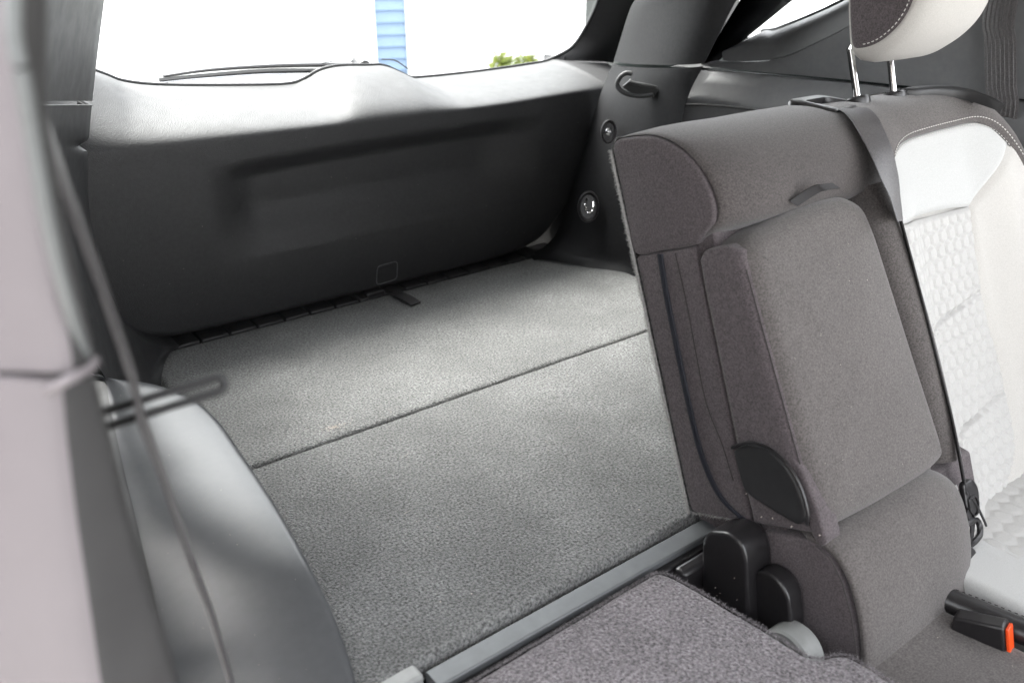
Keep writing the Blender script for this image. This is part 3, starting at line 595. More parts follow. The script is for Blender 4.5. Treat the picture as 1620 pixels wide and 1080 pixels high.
# ------------------------------------------------------------------ foreground right side: door pillar, seal, belt, belt guide
fp_ = thing('door_pillar', 'blurred pinkish-grey door pillar trim close to the lens at far left', 'pillar trim', (0.0, 0.40, 0.4))
def colrow(px, py, y, back): return (px, py, y, back)
cu = [(0.0805, 0.4, 0.75), (0.0734, 0.4, 0.7178), (0.0674, 0.4, 0.6887), (0.0648, 0.4, 0.652), (0.0645, 0.4, 0.6177), (0.0646, 0.4, 0.5821), (0.0636, 0.4, 0.571)]
cu = resample(cr(cu, 8), 40)
lowc = [(0.0622, 0.4, 0.5668), (0.0628, 0.4, 0.5477), (0.0634, 0.4, 0.5117), (0.0648, 0.4, 0.4645), (0.0674, 0.4, 0.4164), (0.0693, 0.4, 0.3689), (0.0703, 0.4, 0.3124)]
lowc = resample(cr(lowc, 8), 40)
ue = resample(cr([(0.0639, 0.385, 0.75), (0.059, 0.385, 0.7197), (0.0561, 0.385, 0.6919), (0.0541, 0.385, 0.657), (0.0531, 0.385, 0.6247), (0.0517, 0.385, 0.5929), (0.0503, 0.385, 0.581)], 8), 40)
le = resample(cr([(0.0437, 0.385, 0.5787), (0.0384, 0.385, 0.55), (0.0347, 0.385, 0.5176), (0.0314, 0.385, 0.4753), (0.027, 0.385, 0.4217), (0.0264, 0.385, 0.4092), (0.0227, 0.385, 0.3621)], 8), 40)
def wrap(edge_, sil, r):
    rws = []
    for e, p in zip(edge_, sil):
        a = Vector((e.x-0.075, e.y+0.065, e.z)); row = [a+Vector((-0.005, 0.06, 0)), a]
        d1 = (a-e).normalized(); d2 = (p-e).normalized(); L2 = (p-e).length
        s0, s1 = e+d1*r, e+d2*min(r, L2*0.45)
        row.append(a.lerp(s0, 0.5))
        for k in range(9): t = k/8; row.append(s0*(1-t)**2+e*2*t*(1-t)+s1*t*t)
        b = p-d2*min(0.008, L2*0.3)
        row.append(s1.lerp(b, 0.5))
        for k in range(7): t = k/6; row.append(b*(1-t)**2+p*2*t*(1-t)+(p+Vector((0.002, 0.010, 0)))*t*t)
        row += [p+Vector((0.0, 0.08, 0)), p+Vector((-0.01, 0.20, 0))]
        rws.append(row)
    return rws
u_ = wrap(ue, cu, 0.016); u_.append([p+Vector((-0.004, 0.010, 0)) for p in u_[-1]])
Geo().grid([r[:10] for r in u_]).build('upper_trim', 'pillar', fp_, sharp=60)
Geo().grid([r[9:] for r in u_]).build('upper_trim_shaded', 'inner', fp_, sharp=60)
l_ = wrap(le, lowc, 0.016); l_.insert(0, [p+Vector((-0.004, 0.010, 0)) for p in l_[0]])
Geo().grid([r[:10] for r in l_]).build('lower_trim', 'pillar', fp_, sharp=60)
Geo().grid([r[9:] for r in l_]).build('lower_trim_shaded', 'inner', fp_, sharp=60)
jl = [(0.0133, 0.43, 0.5493), (0.0233, 0.415, 0.5579), (0.0378, 0.395, 0.5702), (0.0486, 0.383, 0.5786), (0.0593, 0.39, 0.5785), (0.0639, 0.398, 0.5782)]
Geo().tube(cr(jl, 8), 0.0024, 10).build('trim_lip', 'pillar', fp_)
sl = thing('door_seal', 'pale grey rubber door seal running down the blurred left edge', 'door seal', (0.05, 0.34, 0.7153))
Geo().tube(cr([(0.0613, 0.36, 0.75), (0.0577, 0.36, 0.734), (0.0552, 0.36, 0.7216), (0.0548, 0.36, 0.7066), (0.0545, 0.365, 0.6855), (0.0541, 0.37, 0.6578), (0.0556, 0.38, 0.6228), (0.0603, 0.4, 0.5785)], 8), 0.0030, 10).build('seal_lip', 'seal', sl)
nb = thing('seat_belt', 'thin blurred seat belt seen edge-on, crossing the left foreground', 'seat belt', (0.0923, 0.47, 0.5303), 'seat belts')
bpth = cr([(0.0687, 0.42, 0.7454), (0.0678, 0.43, 0.716), (0.0706, 0.44, 0.6857), (0.0765, 0.45, 0.6453), (0.0847, 0.46, 0.592), (0.092, 0.47, 0.5344), (0.0941, 0.475, 0.503), (0.1027, 0.49, 0.4455), (0.111, 0.5, 0.3812), (0.1198, 0.51, 0.3143), (0.1284, 0.52, 0.2232)], 8)
view = Vector((0.47, 0.80, -0.40)).normalized()
nW = len(bpth); wd = []
for i, p in enumerate(bpth):
    t_ = i/(nW-1); ray_ = (p-Vector((0, 0, 0.75))).normalized(); tan = (bpth[min(i+1, nW-1)]-bpth[max(i-1, 0)]).normalized()
    side = tan.cross(Vector((0.155, 0.985, -0.08)).lerp(Vector((0.17, 0.70, -0.69)), t_)).normalized(); deep = side.cross(tan).normalized()
    wd.append(deep*0.046+side*(0.005-0.002*t_))
Geo().ribbon(bpth, wd, 0.0022).build('webbing', 'webbing', nb)
gd = thing('belt_guide', 'blurred black plastic belt guide loop sticking out over the side ledge', 'belt guide', (0.0839, 0.5, 0.4974))
ga, gb = Vector((0.0729, 0.5, 0.4956)), Vector((0.1519, 0.5, 0.4977)); dr = (gb-ga).normalized(); upv = Vector((0, 0.3, 1)); upv = (upv-dr*upv.dot(dr)).normalized()
L_ = (gb-ga).length; rr_ = 0.0046
lp_ = []
for k in range(9): a_ = -math.pi/2+math.pi*k/8; lp_.append(gb-dr*rr_+dr*rr_*math.cos(a_)+upv*rr_*math.sin(a_))
for k in range(9): a_ = math.pi/2+math.pi*k/8; lp_.append(ga+dr*rr_*math.cos(a_)+upv*rr_*math.sin(a_))
Geo().tube(resample(lp_, 60, closed=True), 0.0027, 8, closed=True, up=view).build('guide_loop', 'rubber', gd)

# ------------------------------------------------------------------ rail in front of the carpet
rl = thing('cargo_rail', 'grey metal rail crossing diagonally between the cargo carpet and the folded seat', 'rail', (0.6, 0.63, -0.02))
prof = [(0.6485, -0.040), (0.6485, -0.0085), (0.6465, -0.0065), (0.6205, -0.0065), (0.6185, -0.0085), (0.6185, -0.018), (0.6185, -0.040)]
Geo().prism([(0.372, y_, z_) for y_, z_ in prof], (0.63, 0, 0)).build('top_bar', 'rail', rl, bevel=0.0008)
Geo().prism([(0.372, 0.6180, -0.0155), (0.372, 0.6080, -0.0155), (0.372, 0.6065, -0.018), (0.372, 0.6065, -0.05), (0.372, 0.6180, -0.05)], (0.63, 0, 0)).build('lower_channel', 'satin', rl, bevel=0.001)
Geo().box((0.318, 0.640, -0.04), (0.366, 0.682, -0.002)).build('end_cap', 'roller', rl, bevel=0.004)

# ------------------------------------------------------------------ folded near seat
fs = thing('folded_seat', 'folded-down near rear seat, its fuzzy grey carpeted back in the foreground', 'car seat', (0.5, 0.4, -0.1))
fo = [(0.20, -0.30), (0.20, 0.598), (0.7104, 0.6062, 0)[:2], (0.7185, 0.5887, 0)[:2], (0.7275, 0.5233, 0)[:2], (0.7344, 0.4596, 0)[:2], (0.7387, 0.4061, -0)[:2], (0.741, 0.3817, 0)[:2], (0.7584, 0.3783, 0)[:2], (0.7766, 0.3693, -0)[:2], (0.7821, 0.344, 0)[:2], (0.7815, 0.3006, 0)[:2], (0.80, 0.10), (0.80, -0.30)]
fol = resample(roundpoly(fo, 0.012, 4), 260, closed=True)
def ffn(a, b, d):
    h = (0.0022*noise.noise(Vector((a*14, b*14, 2.3)))+0.0012*noise.noise(Vector((a*60, b*60, 1.1)))) if d > -0.05 else 0
    return Vector((a, b, d+h))
Geo().puff(fol, -0.13, 0.0, 0.016, ffn, inner=30, steps=5).build('carpeted_back', 'carpet2', fs, sharp=60)
hz = Geo()
edge3 = [Vector((p.x, p.y, -0.004)) for p in fol]
eh = [p for p in edge3 if p.y > 0.28]
random.seed(3)
def inside(x_, y_):
    c = False; n_ = len(fol); j = n_-1
    for i in range(n_):
        a, b = fol[i], fol[j]
        if (a.y > y_) != (b.y > y_) and x_ < (b.x-a.x)*(y_-a.y)/(b.y-a.y)+a.x: c = not c
        j = i
    return c
for k in range(26000):
    x_ = random.uniform(0.38, 0.80); y_ = random.uniform(0.28, 0.60)
    if x_ < 0.36+(0.60-y_)*0.6 or not inside(x_, y_): continue
    q = ffn(x_, y_, 0); d = Vector((random.gauss(0, .7), random.gauss(0, .7), 0.6)).normalized(); l = random.uniform(.002, .0045); s_ = d.orthogonal().normalized()*0.00028
    b = len(hz.v); hz.v += [tuple(q-s_), tuple(q+s_), tuple(q+d*l)]; hz.f.append((b, b+1, b+2))
for i in range(len(fol)):
    a, b = fol[i], fol[(i+1) % len(fol)]
    if a.y < 0.28 or a.x < 0.36: continue
    t = Vector((b.x-a.x, b.y-a.y, 0)); nrm = Vector((t.y, -t.x, 0))
    c_ = Vector((0.55, 0.4, 0)); nrm = nrm if nrm.dot(Vector((a.x, a.y, 0))-c_) > 0 else -nrm
    if nrm.length > 0: hairs(hz, [Vector((a.x, a.y, -0.006)), Vector((b.x, b.y, -0.006))], 5000, 0.0035, nrm.normalized()+Vector((0, 0, 0.8)), 0.5, 0.0003)
hz.build('carpet_pile', 'carpet2', fs, recalc=False, kind='stuff')

# hinge covers between the two seats
hc = thing('hinge_cover', 'black plastic hinge covers beside the upright seat base', 'hinge cover', (0.78, 0.55, -0.1))
Geo().box((0.742, 0.585, -0.16), (0.842, 0.606, -0.014)).build('back_plate', 'satin', hc, bevel=0.006, seg=3)
def yz(px, py, x_): pass
o1 = [(0.78, 0.5921, 0.0173), (0.78, 0.586, 0.0399), (0.78, 0.5539, 0.0571), (0.78, 0.5309, 0.0549), (0.78, 0.52, 0.0345), (0.78, 0.5007, -0.0731), (0.78, 0.5747, -0.1285)]
Geo().prism(roundpoly(o1, 0.014, 5), (0.052, 0, 0)).build('large_cover', 'satin', hc, bevel=0.012, seg=4)
o2 = [(0.8, 0.5044, -0.0985), (0.8, 0.5191, 0.0035), (0.8, 0.5067, 0.0158), (0.8, 0.4832, 0.017), (0.8, 0.4655, 0.0025), (0.8, 0.454, -0.0338), (0.8, 0.4519, -0.0587)]
Geo().prism(roundpoly(o2, 0.012, 5), (0.030, 0, 0)).build('small_cover', 'satin', hc, bevel=0.009, seg=4)
rc = Vector((0.775, 0.4418, -0.068))
Geo().lathe(rc, (1, 0, 0), [(0.0, 0.026), (0.0, 0.034), (0.003, 0.037), (0.032, 0.037), (0.036, 0.033), (0.036, 0.0)], 40).build('pivot_roller', 'roller', hc)

# ------------------------------------------------------------------ upright rear seat
st_ = thing('upright_seat', 'upright dark grey rear seat back with folded armrest and white quilted outer place', 'car seat', (1.2, 0.60, 0.0))
UE = 0.837
# top block
full = [(0.0, .36), (0.0, .47), (0.0, .522), (.005, .540), (.02, .549), (.05, .551), (.085, .543), (.12, .524), (.152, .497), (.175, .465), (.184, .43), (.178, .405), (.158, .393), (.11, .386)]
ends = [(0.0, .36), (0.0, .47), (0.0, .522), (.002, .538), (.012, .548), (.045, .545), (.08, .537), (.112, .520), (.140, .492), (.158, .458), (.163, .43), (.157, .410), (.143, .401), (.11, .386)]
FU = resample(cr([(a, b, 0) for a, b in full], 6), 60); EN = resample(cr([(a, b, 0) for a, b in ends], 6), 60)
UB = 1.205
rws = []
for u, t, dr_ in ((UE+0.006, -0.12, 0), (UE+0.004, -0.02, 0), (UE+0.006, 0.18, 0), (UE+0.014, 0.38, 0), (UE+0.03, 0.60, 0), (UE+0.055, 0.82, 0), (UE+0.09, 0.97, 0), (1.0, 1.0, 0), (1.08, 1.0, 0), (1.15, 0.98, 0), (1.185, 0.92, 0), (1.200, 0.72, 0), (1.204, 0.45, 0)):
    row = []
    for a, b in zip(EN, FU):
        q = a.lerp(b, t); row.append(W(u, q.y+0.0025*noise.noise(Vector((u*9, q.y*9, q.x*9))), q.x))
    rws.append(row)
Geo().grid(rws).build('top_cover', 'fabric_shade', st_, sharp=80)
ep = [(0.001, .389), (0.001, .45), (0.001, .522), (.004, .538), (.014, .546), (.045, .543), (.08, .535), (.110, .518), (.138, .491), (.155, .458), (.160, .43), (.155, .411), (.142, .402), (.125, .391), (.11, .385), (.05, .385)]
epl = resample(cr([(a, b, 0) for a, b in ep], 6, closed=True), 120, closed=True)
Geo().puff(epl, UE+0.03, UE-0.001, 0.006, lambda a, b, d: W(d, b, a), crown=0.004, inner=5, steps=4).build('end_panel', 'fabric2', st_, sharp=80)
# side panel below, with zipper
sp_ = [(0.001, .384), (0.001, .2), (0.001, .012), (.006, .002), (.05, .001), (.085, -.001), (.111, -.004), (.112, .384)]
spl = resample(roundpoly([(a, b, 0) for a, b in sp_], 0.006, 3), 140, closed=True)
Geo().puff(spl, UE+0.04, UE, 0.005, lambda a, b, d: W(d, b, a), crown=0.0, inner=5, steps=4).build('side_panel', 'fabric2', st_, sharp=80)
zp = [(0.834, 0.3815, 0.0529), (0.834, 0.3218, 0.0488), (0.834, 0.2411, 0.0475), (0.834, 0.1589, 0.0473), (0.834, 0.0944, 0.0511), (0.834, 0.0419, 0.0663), (0.834, 0.014, 0.093), (0.834, 0.0019, 0.1226)]
zpath = [W(*p) for p in cr(zp, 8)]
zipp = Geo().ribbon(zpath, W(0, 0, 0.009)-W(0, 0, 0), 0.003).build('zipper', 'zip', st_)
zt = Geo()
for p in resample(zpath, 150): zt.box(tuple(p+Vector((-.0032, -.0016, -.0005))), tuple(p+Vector((-.0012, .0016, .0005))))
zt.build('zipper_teeth', 'zip', zipp, kind='stuff')
seam_p = cr([(0.8365, 0.3797, 0.0785), (0.8365, 0.3101, 0.0799), (0.8365, 0.2308, 0.0777), (0.8365, 0.1682, 0.078), (0.8365, 0.1102, 0.0911), (0.8365, 0.061, 0.0973)], 8)
Geo().tube([W(*p) for p in seam_p], 0.0008, 5).build('side_seam', 'dthread', st_)
# carpeted rear face of the back rest
rowsb = [[W(u, v, w) for u in (UE+0.001, 0.95, 1.2, 1.45, 1.63)] for v, w in ((-.16, 0.03), (-.05, -0.004), (0.0, -0.006), (.3, -0.006), (.50, -0.006), (.535, -0.002), (.55, 0.012))]
Geo().grid(rowsb).build('carpeted_back', 'carpet', st_, sharp=80)
hb = Geo(); random.seed(5)
rim = [W(UE-0.0005, v, -0.002) for v in (0.0, .1, .2, .3, .4, .5, .535)]
hairs(hb, rim, 5200, 0.0042, (-0.9, 0.7, 0.1), 0.55, 0.00032)
rim2 = [W(UE-0.001, v, -0.001) for v in (0.0, .1, .2, .3, .4, .5, .535)]
Geo().tube(rim2, 0.0021, 6).build('carpet_binding', 'fuzz', st_)
hairs(hb, [W(UE, 0.003, w) for w in (0.0, .05, .10)], 4000, 0.004, (-0.8, -0.2, -0.8), 0.5, 0.0003)
hb.build('carpet_fuzz', 'fuzz', st_, recalc=False, kind='stuff')
# inner core between the parts
core = Geo()
core.prism([W(UE+0.012, v, w) for w, v in ((0.004, -.15), (0.004, .5), (.10, .5), (.14, .40), (.150, .0), (.20, -.03), (.2, -.17), (.06, -.2))], (0.40, 0, 0)); core.build('seat_core', 'fabric2', st_, bevel=0.004)
# armrest
ar = [(0.8365, .0), (0.8365, .10), (0.8365, .33), (0.840, .372), (.875, .386), (.95, .398), (1.02, .404), (1.075, .403), (1.112, .385), (1.124, .34), (1.138, .17), (1.152, .02), (1.146, -.006), (1.10, -.012), (.95, -.008)]
arl = resample(roundpoly(ar, [.04, 0, 0, .02, .02, .02, .02, .02, .02, .02, .02, .03, .03, .02, .02], 6), 200, closed=True)
wf = lambda a, b: lerp(.231, .196, min(max(b/.39, 0), 1))-0.006*(max(0, (a-1.02)/.13))**2
arm = Geo().puff(arl, 0.118, wf, 0.030, lambda a, b, d: W(a, b, d), crown=0.006, inner=12, steps=8).build('armrest', 'fabric', st_, sharp=80)
gz = [(.1195, .004), (.1195, .365), (.132, .378), (.170, .378), (.186, .368)]+[(wf(.842, b)-.0105, b) for b in (.34, .28, .2, .12, .05, .004)]
gzl = resample([(a, b, 0) for a, b in gz], 120, closed=True)
def gu(a, b):
    q = min(max((wf(.842, b)-a)/.030, 0), 1); sn = 1-q
    return 0.8345+0.030*(1-math.sqrt(max(0, 1-sn*sn)))
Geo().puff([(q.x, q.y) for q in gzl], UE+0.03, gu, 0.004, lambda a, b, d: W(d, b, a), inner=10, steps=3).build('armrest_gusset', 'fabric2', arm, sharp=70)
Geo().tube([W(gu(wf(.842, b)-.0125, b)-0.0004, b, wf(.842, b)-.0125) for b in (.345, .3, .25, .2, .15, .1, .05, .004)], 0.0008, 5).build('armrest_seam', 'dthread', arm)
# flap under the armrest side
fl = [(0.836, 0.1172, 0.125), (0.836, 0.1098, 0.1676), (0.836, 0.084, 0.194), (0.836, 0.0435, 0.2077), (0.836, 0.0053, 0.2067), (0.836, -0.0148, 0.2181), (0.836, -0.0086, 0.2295), (0.836, 0.0351, 0.2262), (0.836, 0.086, 0.2153), (0.836, 0.1337, 0.1842)]
fl2 = resample(roundpoly([(p[2], p[1], 0) for p in fl], 0.006, 4), 80, closed=True)
Geo().puff(fl2, UE+0.03, UE-0.0015, 0.004, lambda a, b, d: W(d, b, a), inner=4, steps=3).build('side_flap', 'fabric2', st_, sharp=80)
# recliner cover
rcv = [(0.828, 0.1096, 0.1168), (0.828, 0.1184, 0.1424), (0.828, 0.1154, 0.1722), (0.828, 0.0979, 0.1954), (0.828, 0.0725, 0.2086), (0.828, 0.0431, 0.2133), (0.828, 0.0226, 0.2106), (0.828, 0.0147, 0.1975), (0.828, 0.0281, 0.1655), (0.828, 0.0425, 0.1352), (0.828, 0.0523, 0.1207), (0.828, 0.0839, 0.1168)]
r2 = resample(roundpoly([(p[2], p[1], 0) for p in rcv], 0.005, 4), 90, closed=True)
rcover = Geo().puff(r2, UE+0.03, 0.827, 0.004, lambda a, b, d: W(d, b, a), crown=-0.002, inner=5, steps=4).build('recliner_cover', 'dgrey', st_, sharp=60)
r3 = [W(0.8275, p.y, p.x) for p in r2]
i_a = min(range(90), key=lambda i: (r2[i]-Vector((*[(0.828, 0.1114, 0.1173)][0][2:0:-1], 0))).length)
lipp = [p for p in cr([(0.826, 0.1129, 0.1172), (0.826, 0.122, 0.148), (0.826, 0.1165, 0.1779), (0.826, 0.0966, 0.2014), (0.826, 0.0689, 0.2149), (0.826, 0.0378, 0.2182), (0.826, 0.0187, 0.213)], 8)]
Geo().tube([W(*p) for p in lipp], 0.0026, 8).build('cover_lip', 'satin', rcover)
# channel strip to the right of the armrest
rws = []
for k in range(31):
    t = k/30; v = lerp(.405, -.02, t); uc = lerp(1.166, 1.188, t)+0.004*math.sin(t*3); wc = lerp(.150, .185, t) + 0.006*math.sin(math.pi*t); r_ = lerp(0.036, 0.030, t)
    rws.append([W(uc+r_*0.95*math.cos(math.radians(a_)), v, wc+r_*math.sin(math.radians(a_))) for a_ in range(-30, 211, 15)])
Geo().grid(rws).build('side_roll', 'fabric', st_, sharp=80)
# lower bolster
lb = [(.12, .006), (.17, .004), (.215, -.003), (.240, -.018), (.254, -.045), (.260, -.085), (.259, -.125), (.253, -.165), (.24, -.20), (.15, -.22)]
LB = resample(cr([(a, b, 0) for a, b in lb], 6), 50)
cb = Vector((.16, -.10, 0)); rws = []
for u, sc in ((UE+0.004, .90), (UE+0.002, .95), (UE+0.006, .975), (UE+0.02, .99), (.88, 1.0), (.95, 1.005), (1.02, 1.0), (1.06, .985), (1.09, .955), (1.115, .90), (1.135, .82), (1.152, .72), (1.164, .60), (1.172, .42)):
    rws.append([W(u, lerp(cb.y, q.y, sc if q.x > .2 else 1.0), lerp(cb.x, q.x, sc)) for q in LB])
Geo().grid(rws).build('lower_bolster', 'fabric', st_, sharp=80)
gs_ = [(.125, -.008), (.17, -.006), (.208, -.010), (.230, -.026), (.241, -.055), (.246, -.10), (.243, -.15), (.236, -.20), (.15, -.22), (.125, -.15)]
gsl = resample(roundpoly([(a, b, 0) for a, b in gs_], 0.008, 4), 90, closed=True)
Geo().puff(gsl, UE+0.04, UE, 0.006, lambda a, b, d: W(d, b, a), crown=0.002, inner=5, steps=4).build('side_gusset', 'fabric2', st_, sharp=80)
Geo().tube([W(UE-0.0022, v, w) for w, v in ((.213, -.012), (.232, -.026), (.242, -.055), (.246, -.10), (.243, -.15), (.237, -.19))], 0.001, 6).build('gusset_seam', 'dthread', st_)
# pull tab on the armrest
tbp = cr([(0.9581, 0.4082, 0.185), (0.9735, 0.4149, 0.195), (0.9842, 0.4197, 0.205), (0.9921, 0.4197, 0.212), (1.011, 0.4179, 0.215)], 6)
tw = Vector(W(*((0.9968, 0.4091, 0.192))))-Vector(W(*((0.9757, 0.4234, 0.206))))
Geo().ribbon([W(*p) for p in tbp], W(0.010, -0.010, 0.004)-W(0, 0, 0), 0.0024).build('pull_tab', 'bwebbing', st_)

# outer place: field of the front surface
UC = 1.395
def fo_(u, v):
    base = 0.150
    b = 0.030*sm((abs(u-UC)-0.075)/0.10)
    dn = 0.030*sm((0.10-v)/0.28)          # lumbar swells towards the cushion
    lo = -0.0
    return base+b*sm((0.50-v)/0.2+0.2)+dn+lo
def VT(u):
    if u < 1.56: return 0.545
    return 0.545-0.9*max(0, u-1.56)**1.55*4.2
seamc = [(1.2376, 0.434, 0.158), (1.2689, 0.4497, 0.156), (1.3156, 0.46, 0.154), (1.3769, 0.4632, 0.152), (1.447, 0.4644, 0.152), (1.5164, 0.4635, 0.154), (1.5583, 0.4492, 0.158), (1.5867, 0.4241, 0.162), (1.6085, 0.3838, 0.166), (1.6232, 0.3416, 0.17), (1.639, 0.2877, 0.172), (1.6507, 0.2047, 0.175)]
SCV = resample(cr(seamc, 8), 120)
SCV[0] = Vector(SCV[0])
rws = []
for i, q in enumerate(SCV):
    u, vs = q.x, q.y; f = fo_(u, vs)+0.004; tl = i/119
    uo = u+0.11*sm((tl-0.55)/0.35)
    vt = VT(u); row = [W(max(u, 1.206), 0.30, 0.0), W(max(u, 1.206)+(uo-u), min(vt-.04, .5), 0.0)]
    for k in range(15):
        th = k/14*math.pi/2; w_ = .030+(f-.030)*math.sin(th); v_ = vs+(max(vt, vs+.02)-vs)*math.cos(th)
        row.append(W(lerp(uo, u, math.sin(th)**1.5), v_, w_))
    row.append(W(u-0.0 if tl < .5 else u-0.004, vs-0.004, f-0.006))
    rws.append(row)
rws.insert(0, [W(1.206, (0.30 if k == 0 else 0.30+0.01*k), 0.0+0.004*k) for k in range(len(rws[0]))])
rws[0] = [p.copy() for p in rws[1]]
for p in rws[0]: p.x = 1.206
Geo().grid(rws).build('outer_top_cover', 'fabric', st_, sharp=80)
def spatch(bot, top, nu, nv, roll=0.006, disp=None, rl=0.010, off=0.0):
    B = resample(cr(bot, 6), nu); T = resample(cr(top, 6), nu); rws = []
    H = sum((a-b).length for a, b in zip(B, T))/nu; Wd_ = plen(B)*0.5+plen(T)*0.5
    for j in range(nv):
        t = j/(nv-1); row = []
        for i in range(nu):
            s = i/(nu-1); q = B[i].lerp(T[i], t); e = min(t, 1-t)*H; e2 = min(s, 1-s)*Wd_; ee = min(e, e2)
            d = roll*(1-sm(ee/rl)**0.6) if ee < rl else 0
            w_ = fo_(q.x, q.y)+off-d+(disp(q.x, q.y, s, t)*sm(ee/0.010)*sm((1-s)/0.14) if disp else 0)
            row.append(W(q.x, q.y, w_))
        rws.append(row)
    return Geo().grid(rws)
tl_, tr_ = (1.2429, 0.3356, 0.16), (1.4723, 0.3238, 0.158)
def mids(*p): return list(p)
up_bot = [(1.1764, 0.3335, 0.165), tl_, (1.3297, 0.336, 0.155), (1.4076, 0.332, 0.155), tr_]
up_top = [(1.2242, 0.4301, 0.158), (1.2643, 0.4464, 0.156), (1.3146, 0.4572, 0.154), (1.376, 0.4603, 0.152), (1.446, 0.4614, 0.152), (1.5154, 0.4604, 0.154), (1.5576, 0.4474, 0.157), (1.5938, 0.411, 0.162)]
spatch(up_bot, up_top, 70, 40).build('shoulder_panel', 'white', st_, sharp=80)
bo_in = [(1.4723, 0.3238, 0.158), (1.4666, 0.2493, 0.156), (1.4632, 0.1535, 0.158), (1.4761, 0.0644, 0.162), (1.4693, -0.0045, 0.168), (1.4551, -0.0607, 0.175), (1.4323, -0.1011, 0.18), (1.3838, -0.1372, 0.183), (1.3429, -0.1731, 0.186)]
bo_out = [(1.5909, 0.4156, 0.163), (1.6379, 0.3564, 0.17), (1.6714, 0.2644, 0.175), (1.684, 0.1504, 0.18), (1.7076, 0.0252, 0.185), (1.6941, -0.0922, 0.19), (1.663, -0.1797, 0.19), (1.5763, -0.2331, 0.19)]
spatch(bo_in, bo_out, 60, 24).build('side_bolster', 'cream', st_, sharp=80)
# quilted insert
def hexd(a, b, s):
    """distance (0 at a cell border, 1 in its middle) of a hexagon pattern of pitch s"""
    a /= s; b /= s; r3 = math.sqrt(3)
    best = 9; sec = 9
    j0 = math.floor(b/(r3/2))
    for j in range(j0-1, j0+3):
        ox = 0.5 if j % 2 else 0.0
        i0 = math.floor(a-ox)
        for i in range(i0-1, i0+3):
            d = math.hypot(a-(i+ox), b-j*r3/2)
            if d < best: sec = best; best = d
            elif d < sec: sec = d
    return min(1.0, (sec-best)*1.6)
LIN = [tl_, (1.2689, 0.2531, 0.158), (1.2749, 0.1497, 0.165), (1.2736, 0.0573, 0.172), (1.2683, -0.024, 0.178), (1.2519, -0.091, 0.183), (1.2415, -0.1338, 0.186)]
insB = [(p[0]-0.085, p[1], 0) for p in LIN]
insT = [(p[0], p[1], 0) for p in bo_in]
BANDS = (0.165, -0.02)
def qd(u, v, s, t):
    h = 0.0042*sm(hexd(u-1.2, v, 0.026)/0.6)
    # small notches along the upper flank of each cell on the outboard half
    for vb in (0.172, -0.005): h -= 0.0075*math.exp(-((v-vb-0.12*(u-1.40))/0.0035)**2)
    return h-0.003
spatch([(1.2029, 0.3672, 0.14), (1.1221, -0.076, 0.16)], [(1.6603, 0.3938, 0.14), (1.4813, -0.2115, 0.17)], 30, 30, off=-0.012).build('foam_lining', 'cream', st_, sharp=80)
spatch(insB, insT, 230, 110, disp=qd, rl=0.008).build('quilted_insert', 'quilt', st_, sharp=85)
# stitching beside the seam
sg = Geo()
off_n = W(0, 0, 0.0022)-W(0, 0, 0)
pth = [W(q.x, q.y+0.0045, fo_(q.x, q.y)+0.0035) for q in SCV]
stitches(sg, pth, 0.004, 0.003, 0.0007, off_n*0.6)
pth2 = [W(q.x-0.004 if i > 60 else q.x, q.y-0.007, fo_(q.x, q.y)) for i, q in enumerate(SCV[:95])]
stitches(sg, pth2, 0.004, 0.003, 0.0005, off_n*0.4)
sg.build('stitching', 'thread', st_, kind='stuff', recalc=False)
bs = cr([(1.5482, 0.471, 0.145), (1.5777, 0.4931, 0.12), (1.5734, 0.516, 0.09)], 6)
Geo().tube([W(*p) for p in bs], 0.001, 5).build('cover_seam', 'dthread', st_)

# belt guide bezel on top of the seat
bz = [(1.1471, 0.5515, 0.062), (1.2749, 0.5551, 0.035), (1.3144, 0.521, 0.095), (1.1689, 0.5136, 0.13)]
bw = [Vector(W(*p)) for p in bz]
cen = sum(bw, Vector())/4; bn = (bw[1]-bw[0]).cross(bw[3]-bw[0]).normalized(); bn = bn if bn.z > 0 else -bn
outer = roundpoly(bw, 0.02, 6); inner_ = [cen+(p-cen)*0.66+ (bw[2]-bw[0])*0.05 for p in outer]
N_ = len(outer)
rws = [[p-bn*0.012 for p in outer], [p+bn*0.003 for p in outer], [cen+(p-cen)*0.95+bn*0.007 for p in outer], [p.lerp(cen+(p-cen)*1.1, 0.3)+bn*0.007 for p in inner_], [p+bn*0.003 for p in inner_], [p-bn*0.012 for p in inner_]]
bzt = Geo().grid(rws, closed=True).build('belt_bezel', 'satin', st_, sharp=50)
Geo().cap([p-bn*0.009 for p in inner_]).build('bezel_slot', 'rubber', bzt)
# release lever cap on the outboard shoulder
cpt = cr([(1.4092, 0.54, 0.098), (1.4742, 0.5345, 0.112), (1.5099, 0.5228, 0.135), (1.5191, 0.51, 0.155), (1.5277, 0.5001, 0.165)], 6)
cw = [W(*p) for p in cpt]; nC = len(cw)
rws = []
for i, p in enumerate(cw):
    t = i/(nC-1); h = 0.018+0.030*sm((t-0.4)/0.45)
    a_ = W(0, 0, 1)-W(0, 0, 0)
    dn = W(0, -0.55, 0.83)-W(0, 0, 0)
    b1 = sm(min(t, 1-t)/0.08)
    rws.append([p-a_*0.012+Vector((0, 0, -0.012)), p+Vector((0, 0, 0.003*b1)), p+dn*h*0.3*b1+Vector((0, 0, 0.005*b1)), p+dn*h*0.75*b1+Vector((0, 0, 0.004*b1)), p+dn*h*b1, p+dn*h*b1+Vector((0, 0.004, -0.012))])
Geo().grid(rws).build('release_lever', 'dgrey', st_, sharp=60)

